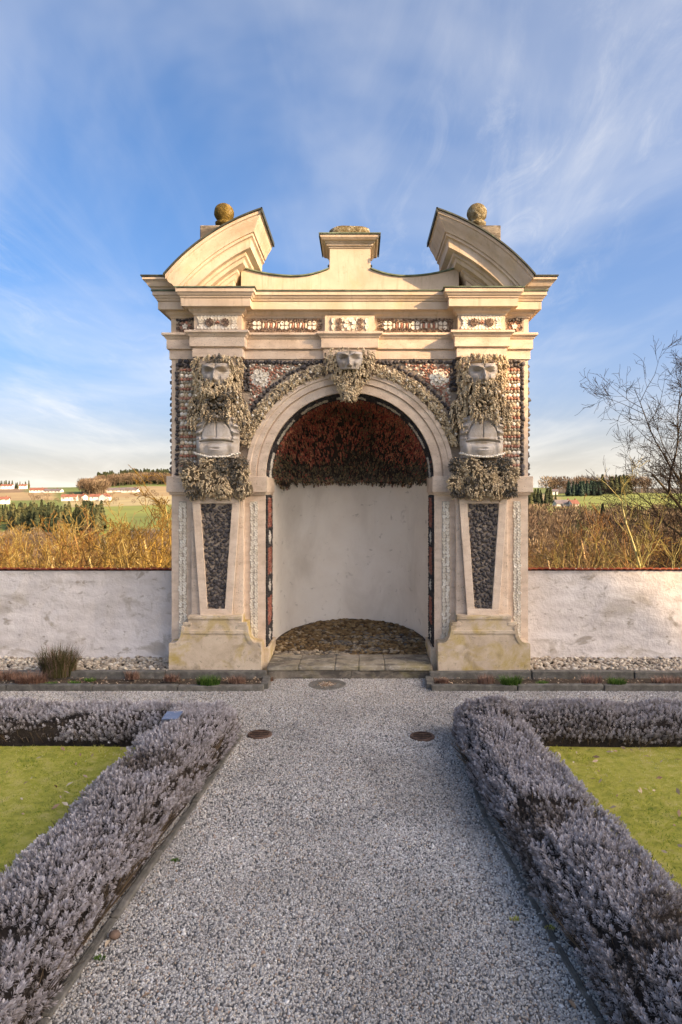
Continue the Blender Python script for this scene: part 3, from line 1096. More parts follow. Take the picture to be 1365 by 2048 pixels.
def chips(name, par, pts, y, sz, mat):
    P = np.array([(x, y + rnd.uniform(-.006, .004), z) for x, z in pts])
    n = len(P)
    S = rng.uniform(.7, 1.25, (n, 3)) * np.array([sz, sz * .7, sz])
    Mx = frames(rng.normal(size=(n, 3))) * S[:, None, :]
    o = finish(name, scatter(name, IV, IF, P, Mx), mat, par)
    o['kind'] = 'stuff'
    return o


for sh in [o_ for o_ in G.children if o_.name.startswith('tapered_panel')]:
    c0 = -1.452 if sh.data.vertices[0].co.x < 0 else 1.452
    pts = []
    for i in range(330):
        z = rnd.uniform(.758, 1.88)
        w = .094 + (.173 - .094) * (z - .744) / (1.891 - .744) - .008
        pts.append((c0 + rnd.uniform(-w, w), z))
    chips('black_chips', sh, pts, -.134, .0125, M['black'])
for s in (-1, 1):
    sm = empty('side_mosaic', (0, 0, 0), G)
    z = 3.385
    while z > 2.22:
        for key, h, n in (('red', .030, 5), ('grey', .032, 5), ('white', .044, 4)):
            z -= h / 2
            if z < 2.2:
                break
            for k in range(n):
                x = 1.70 + .185 * (k + .5) / n
                piece(key + '_stone', rnd.choice(SH[key if key != 'white' or rnd.random() < .6 else 'ochre']), sm, (s * x + rnd.uniform(-.004, .004), -.014, z + rnd.uniform(-.004, .004)),
                      (.185 / n * rnd.uniform(.56, .68), .024, h * rnd.uniform(.60, .72)), (0, rnd.uniform(-.3, .3), 0))
            z -= h / 2
    for i in range(29):
        black(sm, s * 1.912, 2.215 + i * .0435, sz=.023)
    for i in range(5):
        for j in range(2):
            black(sm, s * (1.705 + i * .042), 3.46 - j * .04, sz=.024)
    for i in range(21):
        black(sm, s * 1.987, 2.22 + i * .060 + rnd.uniform(-.01, .01), y=.045, sz=.022)
    # spandrel
    sp = empty('spandrel_mosaic', (0, 0, 0), G)
    for i in range(8):
        for j in range(2):
            black(sp, s * (1.165 - .04 * j), 3.46 - i * .043 - (0 if j == 0 else .012), sz=.024)
    for i in range(19):
        black(sp, s * (1.10 - i * .043), 3.457, sz=.024)
    for k in range(24):
        a = R(29 + k * 1.95)
        black(sp, s * 1.325 * math.cos(a), SPZ + 1.325 * math.sin(a), sz=.024)
    fx, fz_ = 0.99, 3.275
    pts = []
    for i in range(900):
        x, zq = rnd.uniform(.55, 1.11), rnd.uniform(2.9, 3.43)
        rr = math.hypot(x, zq - SPZ)
        if rr < 1.36 or math.hypot(x - fx, zq - fz_) < .085:
            continue
        if all((x - a) ** 2 + (zq - b) ** 2 > .021 ** 2 for a, b in pts):
            pts.append((x, zq))
    redp, whp = [], []
    for x, zq in pts:
        t = math.hypot(x - fx, zq - fz_)
        (whp if (t > .15 and rnd.random() < .45) else redp).append((s * x, zq))
    chips('red_chips', sp, redp, -.012, .018, M['red'])
    if whp:
        chips('white_chips', sp, whp, -.012, .018, M['shell'])
    ro = empty('rosette', (0, 0, 0), sp)
    ro.parent = G
    flower(ro, s * fx, -.014, fz_, PW, 8, .040, .072, .2, 1.05)
    flower(ro, s * fx, -.034, fz_, PW, 5, .008, .052, .5, 1.0)
    # frieze panels
    y0 = -.004
    pe = MB().box(*sorted((s * 1.715, s * 1.930)), y0 - .006, .0, 3.785, 3.94).build('end_frieze_panel', M['mortar'], G)
    for i in range(6):
        black(pe, s * (1.735 + i * .035), 3.92, y=y0 - .012, sz=.018)
    pts = [(s * rnd.uniform(1.73, 1.92), rnd.uniform(3.795, 3.90)) for _ in range(60)]
    chips('brown_chips', pe, pts, y0 - .01, .012, M['brownchip'])
    flower(pe, s * 1.825, y0 - .014, 3.85, PO, 6, .026, .036, .3, 1.1)
    flower(pe, s * 1.825, y0 - .024, 3.85, PW, 5, .004, .028, 0, 1.0)
    yy = -EE - .004
    px = MB().box(s * EX - .215, s * EX + .215, yy - .006, yy + .006, 3.785, 3.945).build('ressaut_frieze_panel', M['mortar_pale'], G)
    for i in range(12):
        for zq, a in ((3.885, 0), (3.842, PI)):
            piece('shell', PW, px, (s * EX - .19 + .38 * i / 11, yy - .008, zq), (.044, .034, .056), (0, a + (i - 5.5) * .09 * (1 if a == 0 else -1), 0))
    for t in (-1, 1):
        for i in range(3):
            piece('shell', PW, px, (s * EX + t * .155, yy - .008, 3.84 + i * .025), (.034, .03, .055), (0, t * PI / 2 + rnd.uniform(-.15, .15), 0))
        flower(px, s * EX + t * .085, yy - .022, 3.863, PB, 9, .008, .040, .1, .9)
    for i in range(3):
        piece('red_stone', rnd.choice(SH['red']), px, (s * EX + (i - 1) * .014, yy - .02, 3.862 + (i % 2) * .012), .012)
    pm = MB().box(*sorted((s * .305, s * 1.15)), y0 - .006, .0, 3.785, 3.938).build('long_frieze_panel', M['mortar'], G)
    pts = []
    for i in range(1100):
        x, zq = rnd.uniform(.312, 1.143), rnd.uniform(3.79, 3.933)
        if abs(zq - 3.861) < .032 and .36 < x < 1.09:
            continue
        if all((x - a) ** 2 + (zq - b) ** 2 > .015 ** 2 for a, b in pts):
            pts.append((x, zq))
    chips('brown_chips', pm, [(s * x, zq) for x, zq in pts], y0 - .012, .012, M['brownchip'])
    for fxx in (.42, .725, 1.03):
        flower(pm, s * fxx, y0 - .016, 3.861, PW, 4, .010, .046, PI / 4, 1.15)
    for a0, b0 in ((.49, .66), (.79, .96)):
        for i in range(7):
            x = a0 + (b0 - a0) * i / 6
            key = 'white' if i % 2 == 0 else 'red'
            piece(key + '_stone', rnd.choice(SH[key]), pm, (s * x, y0 - .014, 3.861), (.013, .014, .036), (0, rnd.uniform(-.15, .15), 0))
yc = -CE - .004
pc_ = MB().box(-.21, .21, yc - .006, yc + .006, 3.785, 3.942).build('centre_frieze_panel', M['mortar_pale'], G)
for t in (-1, 1):
    for zq in (3.826, 3.896):
        flower(pc_, t * .115, yc - .014, zq, PB, 7, .004, .032, .2, 1.0)
        piece('shell', PW, pc_, (t * .185, yc - .01, zq - .032), (.045, .04, .064))
flower(pc_, 0, yc - .014, 3.861, PW, 6, .022, .05, .2, 1.1)
for i in range(8):
    x = -.075 + .15 * (i % 4) / 3
    piece('shell', PW, pc_, (x, yc - .008, 3.79 if i < 4 else 3.885), (.04, .035, .05), (0, rnd.uniform(-.4, .4), 0))

# soffit ring and jamb strips of black, red and white stones
M['mosaic'] = tone_mat('mixed_mosaic_stones', [(0, (.012, .011, .012)), (.3, (.045, .038, .036)), (.45, (.24, .07, .045)), (.6, (.36, .13, .085)), (.75, (.36, .32, .26)), (1, (.70, .66, .58))], .7, .15, spec=.4)


def mosaic(name, par, P, sz, tone):
    P = np.array(P)
    n = len(P)
    S = rng.uniform(.75, 1.25, (n, 3)) * sz
    o = finish(name, scatter(name, IV, IF, P, frames(rng.normal(size=(n, 3))) * S[:, None, :], np.array(tone)), M['mosaic'], par)
    o['kind'] = 'stuff'


P, T = [], []
for k in range(110):
    a = PI * (k + .5) / 110
    for j in range(10):
        y = .035 + j * .032
        P.append((-.922 * math.cos(a + rnd.uniform(-.006, .006)), y + rnd.uniform(-.006, .006), SPZ + .922 * math.sin(a)))
        seg = (math.degrees(a) + 7) % 28
        T.append(rnd.uniform(.8, 1) if (4 < seg < 25 and 2 <= j <= 7) else rnd.uniform(0, .3))
mosaic('soffit_mosaic', G, P, .023, T)
for s in (-1, 1):
    P, T = [], []
    for k in range(60):
        z = .30 + k * .0282
        for j in range(11):
            y = .045 + j * .044
            P.append((s * .936, y + rnd.uniform(-.008, .008), z + rnd.uniform(-.006, .006)))
            m_ = (z - .30) / .56
            f_ = m_ % 1
            mid = abs(j - 5) <= 3
            if f_ < .30:
                T.append(rnd.uniform(.85, 1) if abs(j - 5) <= (3 - abs(f_ - .15) * 22) else rnd.uniform(0, .25))
            elif f_ > .36 and f_ < .93:
                T.append(rnd.uniform(.45, .62) if mid else rnd.uniform(0, .25))
            else:
                T.append(rnd.uniform(0, .25))
    mosaic('jamb_mosaic', G, P, .021, T)

# ------------------------------------------------------------------ herms, mask, festoons


def g(x, c, w):
    return np.exp(-((x - c) / w) ** 2)


def face_depth(u, v):
    a = np.abs(u)
    d = .075 * np.sqrt(np.clip(1.02 - u * u, 0, 1))
    nose = np.clip((v - .06) / .14, 0, 1) * np.clip((.84 - v) / .45, 0, 1)
    d = d + .090 * g(u, 0, .125) * nose
    d = d + .030 * g(a, .17, .085) * g(v, .20, .09)
    d = d - .014 * g(a, .085, .045) * g(v, .10, .04)
    d = d - .055 * g(a, .45, .24) * g(v, .61, .075)
    d = d + .018 * g(a, .46, .20) * g(v, .585, .045)
    d = d - .008 * g(a, .46, .26) * g(v, .585, .012)
    d = d - .008 * g(a, .50, .30) * g(v, .50 - .10 * (a - .45) ** 2, .018)
    d = d + .060 * g(v, .80 + .12 * (a - .3), .075) * g(a, .42, .34)
    d = d - .018 * g(u, 0, .05) * g(v, .84, .12)
    d = d - .010 * g(v, .665, .02) * g(u, 0, .16)
    d = d + .026 * g(a, .52, .22) * g(v, .30, .14)
    d = d - .014 * g(a - .42 * (1 - v), .12, .05) * g(v, .22, .16)
    return d


def torso_depth(u, v):
    a = np.abs(u)
    d = .10 * np.sqrt(np.clip(1.03 - u * u, 0, 1))
    va = .44 + .46 * np.sqrt(np.clip(1 - (a / .70) ** 2.4, 0, 1))
    inside = (a < .70) & (v < va) & (v > .40)
    d = d - .034 * np.exp(-((v - va) / .030) ** 2) * (a < .72) - .030 * g(a, .715, .035) * (v > .44) * (v < .62)
    d = d - .004 * inside
    d = d - .024 * g(u, 0, .022) * (v > .47) * (v < .88)
    d = d + .018 * g(v, .455, .022) * (a < .62)
    fold = .405 - .05 * a * a
    d = d - .036 * g(v, fold, .016) * (a < .8) + .014 * g(v, fold + .035, .016) * (a < .75)
    d = d + .042 * g(u, 0, .62) * g(v, .20, .17)
    d = d - .034 * g(v, .335, .045) * g(u, 0, .55)
    d = d - .034 * g(u, 0, .16) * g(v, .215, .020) + .008 * g(u, 0, .18) * g(v, .18, .025)
    rib = np.clip((a - .66) / .12, 0, 1) * np.clip((v - .42) / .05, 0, 1)
    d = d + rib * .026 * np.sin(v * 40 + a * 3)
    up = np.clip((v - .88) / .06, 0, 1) * (a < .75)
    d = d + up * .034 * np.sin(a * 13 + .5)
    d = d + .03 * g(a, .78, .16) * g(v, .22, .2)
    return d


def relief(name, par, fn, cx_, z0, z1, hw, y, nu=64, nv_=56, mat=None, edge=None):
    uu, vv = np.meshgrid(np.linspace(-1, 1, nu + 1), np.linspace(0, 1, nv_ + 1))
    dd = fn(uu, vv)
    P = []
    for j in range(nv_ + 1):
        v = j / nv_
        w = hw * (edge(v) if edge else 1)
        row = [(cx_ + uu[j, i] * w, y - dd[j, i], z0 + (z1 - z0) * v) for i in range(nu + 1)]
        row = [(row[0][0], y + .05, row[0][2])] + row + [(row[-1][0], y + .05, row[-1][2])]
        P.append(row)
    P = [[(p[0], y + .05, p[2]) for p in P[0]]] + P + [[(p[0], y + .05, p[2]) for p in P[-1]]]
    return MB().grid(P).build(name, mat or M['figure'], par, smooth=True)


def interp(tab, z):
    zs_ = [t[0] for t in tab]
    return float(np.interp(z, zs_, [t[1] for t in tab]))


def bulk(par, name, lumps, mat):
    mb = MB()
    for (x, y, z, a, b, c) in lumps:
        v = IV2 * np.array([a, b, c]) + np.array([x, y, z])
        mb.add(v, IF2)
    o = mb.build(name, mat, par, smooth=True)
    return o


M['tufa_core'] = pmat('dark_tufa_core', [(0, (.06, .045, .028)), (1, (.17, .125, .075))], 14, 1, .6, 60, .01)

HAIR = [(2.74, .31), (2.80, .335), (2.92, .33), (2.99, .31), (3.04, .255), (3.10, .25), (3.25, .268), (3.40, .27), (3.475, .25)]
SKIRT = [(1.94, .26), (2.0, .345), (2.2, .36), (2.32, .35), (2.40, .30), (2.45, .24)]
for s in (-1, 1):
    H = empty('herm_figure', (s * 1.437, -.13, 1.95), G)
    H['label'] = 'left herm in shade with dark beard' if s < 0 else 'sunlit right herm'
    H.location = (0, 0, 0)
    c = s * 1.437
    q = np.random.default_rng(40 + s)
    relief('face', H, face_depth, c, 3.172, 3.392, .150, -.225, 64, 56, edge=lambda v: .74 + .32 * min(1, v * 1.9) - .1 * max(0, v - .7))
    relief('torso', H, torso_depth, c, 2.385, 2.84, .236, -.15, 90, 90, edge=lambda v: .93 + .06 * math.sin(v * 3.0))
    bulk(H, 'head_core', [(c, -.11, 3.28, .24, .11, .19), (c, -.09, 2.98, .30, .12, .19), (c, -.13, 2.98, .19, .13, .16), (c - .25, -.10, 2.88, .075, .10, .12), (c + .25, -.10, 2.88, .075, .10, .12), (c, -.13, 3.08, .15, .13, .12)], M['tufa_core'])
    P, D, L, Rr, T = [], [], [], [], []
    for i in range(760):
        z = q.uniform(2.74, 3.475)
        w = interp(HAIR, z)
        x = q.uniform(-w, w)
        if z < 2.83 + .03 * math.sin(x * 30) and abs(x) < .225:
            continue
        if abs(x) < .140 and 3.215 < z < 3.400 - .02 * math.cos(x * 30):
            continue
        if z > 3.06:
            y = -.10 - .16 * math.sqrt(max(0, 1 - (x / .28) ** 2)) - (.03 if z > 3.39 else 0)
        else:
            y = -.06 - .17 * math.sqrt(max(0, 1 - (x / .36) ** 2))
        if abs(x) < .15 and z < 3.22:
            y -= .05
        fl = x * 1.5 if z > 3.36 else x * .45 + (.3 * np.sign(x) if (z < 3.24 and z > 3.12 and abs(x) < .12) else 0)
        bulb = math.hypot(x, (z - 2.965) * 1.2) < .10
        d = (fl + q.normal() * .22, -.15 + q.normal() * .2, -1)
        t = q.uniform(0, .42)
        L_ = q.uniform(.04, .085) if z > 2.92 else q.uniform(.06, .12)
        if z > 3.40 and abs(x) < .16:
            L_ *= .5
        if bulb:
            d = (x * 8 + q.normal() * .5, -1.0, (z - 2.96) * 8 + q.normal() * .5)
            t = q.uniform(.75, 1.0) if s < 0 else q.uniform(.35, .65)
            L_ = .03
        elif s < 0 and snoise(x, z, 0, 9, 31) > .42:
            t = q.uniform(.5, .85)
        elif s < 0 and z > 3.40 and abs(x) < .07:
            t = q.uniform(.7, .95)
        elif q.uniform() < .10:
            t = q.uniform(.5, .75)
        P.append((c + x, y + q.uniform(-.012, .03), z + .02))
        D.append(d)
        L.append(L_)
        Rr.append(q.uniform(.011, .020))
        T.append(t)
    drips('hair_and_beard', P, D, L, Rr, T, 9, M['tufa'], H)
    # shell garland round the waist
    for i in range(21):
        u = -1 + 2 * i / 20
        piece('white_shell', rnd.choice(SH['white']), H, (c + u * .240, -.150 - .12 * math.sqrt(1 - u * u * .9), 2.392 + .045 * u * u + rnd.uniform(-.004, .004)), (.019, .016, .015))
    # skirt of lumps
    lumps, P, D, L, Rr, T = [], [], [], [], [], []
    cl_ = []
    for k in range(16):
        z = 2.295 - .078 * (k // 4) + q.uniform(-.025, .025)
        x = (-.265 + .177 * (k % 4) + .05 * ((k // 4) % 2 - .5)) + q.uniform(-.03, .03)
        r_ = q.uniform(.070, .098)
        y = -.12 - .11 * math.sqrt(max(0, 1 - (x / .42) ** 2)) + q.uniform(-.02, .02)
        lumps.append((c + x, y, z, r_ * .93, r_ * .8, r_ * 1.0))
        cl_.append((x, y, z, r_, (.85 if ((k < 4 and k != 1) or q.uniform() < .2) else .25)))
    lumps.append((c, -.09, 2.19, .31, .11, .20))
    bulk(H, 'skirt_core', lumps, M['tufa_core'])
    for i in range(1250):
        x, y, z, r_, tn = cl_[q.integers(len(cl_))]
        v = q.normal(size=3)
        v /= np.linalg.norm(v)
        v[1] = -abs(v[1])
        p = np.array([x, y, z]) + v * np.array([r_, r_ * .8, r_ * 1.05]) * .97
        w = interp(SKIRT, p[2])
        if abs(p[0]) > w + .02 or p[2] > 2.40 - .03 * (1 - (p[0] / .3) ** 2):
            continue
        P.append((c + p[0], p[1], p[2]))
        D.append(v * .6 + np.array([0, -.1, -.75 if p[2] < 2.2 else -.35]) + q.normal(size=3) * .2)
        L.append(q.uniform(.02, .045))
        Rr.append(q.uniform(.009, .015))
        T.append(np.clip(tn + q.normal() * .10, 0, 1))
    for i in range(90):   # drips at the hem
        x = q.uniform(-.33, .33)
        P.append((c + x, -.12 - .08 * math.sqrt(max(0, 1 - (x / .4) ** 2)) + q.uniform(-.02, .02), q.uniform(1.99, 2.06)))
        D.append((q.normal() * .12, q.normal() * .12, -1))
        L.append(q.uniform(.04, .095))
        Rr.append(q.uniform(.014, .024))
        T.append(q.uniform(.1, .6))
    drips('skirt', P, D, L, Rr, T, 5, M['tufa'], H)
    for i in range(14):   # a few white shells in the crust
        x, z = q.uniform(-.28, .28), (q.uniform(2.0, 2.3) if i % 2 else q.uniform(2.78, 3.1))
        piece('white_shell', rnd.choice(SH['white']), H, (c + x, -.10 - .16 * math.sqrt(max(0, 1 - (x / .38) ** 2)) - .01, z), (.013, .010, .015), (0, q.uniform(0, 6), 0))

# keystone mask
K_ = empty('keystone_mask', (0, 0, 0), G)
relief('face', K_, face_depth, 0, 3.335, 3.520, .132, -.215, 56, 44, edge=lambda v: .78 + .3 * min(1, v * 1.9) - .1 * max(0, v - .7))
bulk(K_, 'mask_core', [(0, -.09, 3.44, .245, .12, .13), (0, -.10, 3.28, .20, .12, .14), (0, -.12, 3.17, .13, .12, .15), (0, -.12, 3.08, .085, .10, .09)], M['tufa_core'])
MASK = [(2.985, .06), (3.08, .10), (3.17, .15), (3.25, .225), (3.36, .262), (3.50, .265), (3.56, .25)]
q = np.random.default_rng(77)
P, D, L, Rr, T = [], [], [], [], []
for i in range(560):
    z = q.uniform(3.0, 3.545)
    w = interp(MASK, z)
    x = q.uniform(-w, w)
    if abs(x) < .125 and 3.38 < z < 3.535:
        continue
    y = -.09 - .14 * math.sqrt(max(0, 1 - (x / (w + .03)) ** 2))
    P.append((x, y + q.uniform(-.01, .02), z + .03))
    D.append((x * (1.2 if z > 3.4 else -.2) + q.normal() * .3, -.25 + q.normal() * .25, -1))
    L.append(q.uniform(.03, .065))
    Rr.append(q.uniform(.010, .017))
    T.append(q.uniform(0, .42) if q.uniform() < .9 else q.uniform(.6, .9))
drips('hair_and_beard', P, D, L, Rr, T, 7, M['tufa'], K_)
# festoons on the archivolt
for s in (-1, 1):
    P, D, L, Rr, T = [], [], [], [], []
    for i in range(430):
        a = R(q.uniform(17, 78))
        rr = q.uniform(1.155, 1.285)
        x, z = rr * math.cos(a), SPZ + rr * math.sin(a)
        bul = math.sqrt(max(0, 1 - ((rr - 1.22) / .075) ** 2))
        P.append((s * x, -.012 - .06 * bul, z))
        D.append((s * (.6 * math.cos(a) + .5 * math.sin(a)) * q.uniform(-.4, 1) + q.normal() * .3, -.4, -.55 + q.normal() * .4))
        L.append(q.uniform(.025, .05))
        Rr.append(q.uniform(.011, .020))
        T.append(q.uniform(0, .42) if q.uniform() < .85 else q.uniform(.5, .85))
    f_ = drips('festoon', P, D, L, Rr, T, 6, M['tufa'], G)
    for i in range(16):
        a = R(22 + i * 3.4)
        rr = 1.22 + rnd.uniform(-.04, .04)
        piece('white_shell', rnd.choice(SH['white']), f_, (s * rr * math.cos(a), -.08, SPZ + rr * math.sin(a)), (.018, .012, .022), (0, rnd.uniform(0, 6), 0))

# ------------------------------------------------------------------ ground of the garden
g_ = MB().add([(-40, -40, 0), (40, -40, 0), (40, .9, 0), (-40, .9, 0)], [(0, 1, 2, 3)]).build('gravel_path', M['gravel'])
tag(g_, kind='structure')


def chip_nodes(density, smin, smax, seed):
    nt = bpy.data.node_groups.new('chip_scatter', 'GeometryNodeTree')
    nt.interface.new_socket('Geometry', in_out='INPUT', socket_type='NodeSocketGeometry')
    nt.interface.new_socket('Geometry', in_out='OUTPUT', socket_type='NodeSocketGeometry')
    N, Lk = nt.nodes, nt.links
    gi, go = N.new('NodeGroupInput'), N.new('NodeGroupOutput')
    dp = N.new('GeometryNodeDistributePointsOnFaces')
    dp.inputs['Density'].default_value = density
    dp.inputs['Seed'].default_value = seed
    ic = N.new('GeometryNodeMeshIcoSphere')
    ic.inputs['Radius'].default_value = 1
    ic.inputs['Subdivisions'].default_value = 1
    sm = N.new('GeometryNodeSetMaterial')
    sm.inputs['Material'].default_value = M['chips']
    ip = N.new('GeometryNodeInstanceOnPoints')
    rr = N.new('FunctionNodeRandomValue')
    rr.data_type = 'FLOAT_VECTOR'
    rr.inputs[0].default_value = (0, 0, 0)
    rr.inputs[1].default_value = (6.28, 6.28, 6.28)
    rs = N.new('FunctionNodeRandomValue')
    rs.data_type = 'FLOAT_VECTOR'
    rs.inputs[0].default_value = (smin, smin, smin)
    rs.inputs[1].default_value = (smax, smax, smax)
    rs.inputs['Seed'].default_value = 3
    Lk.new(gi.outputs[0], dp.inputs['Mesh'])
    Lk.new(dp.outputs['Points'], ip.inputs['Points'])
    Lk.new(ic.outputs['Mesh'], sm.inputs['Geometry'])
    Lk.new(sm.outputs[0], ip.inputs['Instance'])
    Lk.new(rr.outputs[0], ip.inputs['Rotation'])
    Lk.new(rs.outputs[0], ip.inputs['Scale'])
    Lk.new(ip.outputs[0], go.inputs[0])
    return nt


def chip_area(polys, density, smin, smax, seed, name):
    mb = MB()
    for p in polys:
        mb.add([(x, y, .002) for x, y in p], [tuple(range(len(p)))])
    o = mb.build(name, M['chips'])
    md = o.modifiers.new('chips', 'NODES')
    md.node_group = chip_nodes(density, smin, smax, seed)
    tag(o, kind='stuff')
    return o


c1 = chip_area([[(-1.25, -5.3), (1.25, -5.3), (1.05, -3.5), (-1.05, -3.5)]], 17000, .0032, .0078, 1, 'gravel')
tag(c1, 'loose grey gravel chips on the near part of the garden path', 'gravel')
c2 = chip_area([[(-1.05, -3.5), (1.05, -3.5), (.92, -1.9), (-.92, -1.9)], [(-5, -1.9), (5, -1.9), (5, -.69), (-5, -.69)], [(-.86, -.69), (.83, -.69), (.83, -.22), (-.86, -.22)]], 10500, .0036, .0082, 2, 'gravel')
tag(c2, 'loose pale gravel on the cross path before the grotto', 'gravel')

c3 = chip_area([[(-1.1, -5.2), (1.05, -5.2), (.90, -2.0), (-.90, -2.0)], [(-4, -1.9), (4, -1.9), (4, -.72), (-4, -.72)]], 75, .008, .015, 5, 'stray_stones')
tag(c3, 'larger stray stones scattered over the gravel path', 'stones')
# bigger stray stones
PEB = [stone_mesh('pebble', 120 + i, M['pebble'], .14, smooth=True, big=False) for i in range(6)]
st = piece('stone', stone_mesh('stone', 140, M['brownchip'], .10, True, True), None, (at(230, 1877, 2 * F / (1877 - 987))[0], at(230, 1877, 2 * F / (1877 - 987))[1], .016), (.026, .024, .020))
tag(st, 'round brown stone lying beside the left kerb of the path', 'stone')

# ------------------------------------------------------------------ kerbs, bed, pebble strip


def gp(px, row, z=0.0):
    d = (CAMZ - z) * F / (row - 987)
    return (CAMX + (px - 720) * d / F, CAMY + d)


def kerb_run(name, pts, w, z0, z1, length, mat=None):
    """row of kerb stones along a polyline; every stone a piece of its own"""
    root = MB().add([(p[0], p[1], -.02) for p in pts] + [(p[0] + .001, p[1], -.03) for p in pts], [(i, i + 1, len(pts) + i + 1, len(pts) + i) for i in range(len(pts) - 1)]).build(name, M['kerb'])
    tag(root, kind='structure')
    for a, b in zip(pts[:-1], pts[1:]):
        a, b = Vector(a), Vector(b)
        L_ = (b - a).length
        n = max(1, round(L_ / length))
        ux = (b - a).normalized()
        for i in range(n):
            l0, l1 = L_ * i / n + .004, L_ * (i + 1) / n - .004
            mb = MB().box(0, l1 - l0, -w / 2, w / 2, z0, z1 + rnd.uniform(-.006, .006))
            o = mb.build('kerb_stone', mat or M['kerb'], root, bevel=.008)
            p = a + ux * l0
            o.location = (p.x, p.y, 0)
            o.rotation_euler = (0, rnd.uniform(-.006, .006), math.atan2(ux.y, ux.x) + rnd.uniform(-.008, .008))
    return root


# left and right path kerbs, following the photographed edge
LK = [(-1.16, -6.2), (-1.085, -5.0), (-.955, -3.2), (-.875, -1.95)]
RK = [(1.03, -6.2), (1.02, -5.0), (.965, -4.35), (.885, -3.4), (.90, -1.95)]
kerb_run('path_kerb', LK, .040, -.05, .018, .7)
kerb_run('path_kerb', RK, .034, -.05, .010, .7)
for s, ex in ((-1, -.86), (1, .83)):
    far = s * 5.2
    kerb_run('bed_kerb', [(ex, -.66), (far, -.66)], .07, -.05, .062, .95)
    kerb_run('bed_kerb', [(ex, -.62), (ex + s * .02, -.30)], .08, -.05, .062, 1.2)
    kerb_run('bed_kerb', [(ex + s * .02, -.30), (far, -.30)], .09, -.05, .105, 1.1)
    b_ = MB()
    P_ = [[(ex + s * (.02 + (5.2 - .86) * i / 60), y, .035 + .012 * float(snoise(i * .6, y * 20, 0, 1, 4))) for i in range(61)] for y in np.linspace(-.63, -.33, 6)]
    b_.grid(P_ if s > 0 else [r_[::-1] for r_ in P_])
    tag(b_.build('flower_bed', M['earth'], smooth=True), kind='structure')
    ps = MB().box(*sorted((s * 1.90, s * 5.2)), -.26, .30, 0, .07).build('pebble_strip', M['earth'])
    tag(ps, kind='structure')
    cnt = 0
    for i in range(1500):
        if cnt > 296:
            break
        x = s * (1.96 + abs(rnd.random()) * 2.4)
        y = rnd.uniform(-.24, .29)
        sz = rnd.uniform(.015, .030)
        piece('pebble', rnd.choice(PEB), ps, (x, y, .075 + .05 * (y + .25) + rnd.uniform(0, .02)), (sz * rnd.uniform(.9, 1.5), sz, sz * rnd.uniform(.6, .85)), (0, 0, rnd.uniform(0, 6)))
        cnt += 1
    n = 1500
    P = np.stack([s * (1.95 + rng.uniform(0, 2.5, n)), rng.uniform(-.25, .29, n), np.zeros(n)], 1)
    P[:, 2] = .072 + .05 * (P[:, 1] + .25) + rng.uniform(0, .012, n)
    Mx = frames(np.stack([rng.normal(size=n) * .3, rng.normal(size=n) * .3, np.ones(n)], 1), rng.uniform(0, 6.28, n)) * (rng.uniform(.010, .021, n)[:, None] * np.stack([rng.uniform(1, 1.6, n), np.ones(n), rng.uniform(.6, .9, n)], 1))[:, None, :]
    me = scatter('small_pebbles', IV, IF, P, Mx)
    o = finish('small_pebbles', me, M['pebble'], ps, smooth=True)
    o['kind'] = 'stuff'
    # litter and small weeds in the bed
    n = 420
    P = np.stack([ex + s * (.03 + rng.uniform(0, 1, n) ** 1.2 * 3.6), rng.uniform(-.62, -.34, n), np.full(n, .052)], 1)
    lv = np.array([(-.5, 0, 0), (0, -.22, .06), (.5, 0, 0), (0, .22, .04)])
    Mx = frames(np.stack([rng.normal(size=n) * .4, rng.normal(size=n) * .4, np.ones(n)], 1), rng.uniform(0, 6.28, n)) * rng.uniform(.012, .035, n)[:, None, None]
    o = finish('leaf_litter', scatter('leaf_litter', lv, np.array([[0, 1, 2, 3]]), P, Mx), M['leaf'])
    tag(o, 'brown leaf litter in the flower bed on the %s of the grotto' % ('left' if s < 0 else 'right'), 'leaves', kind='stuff')

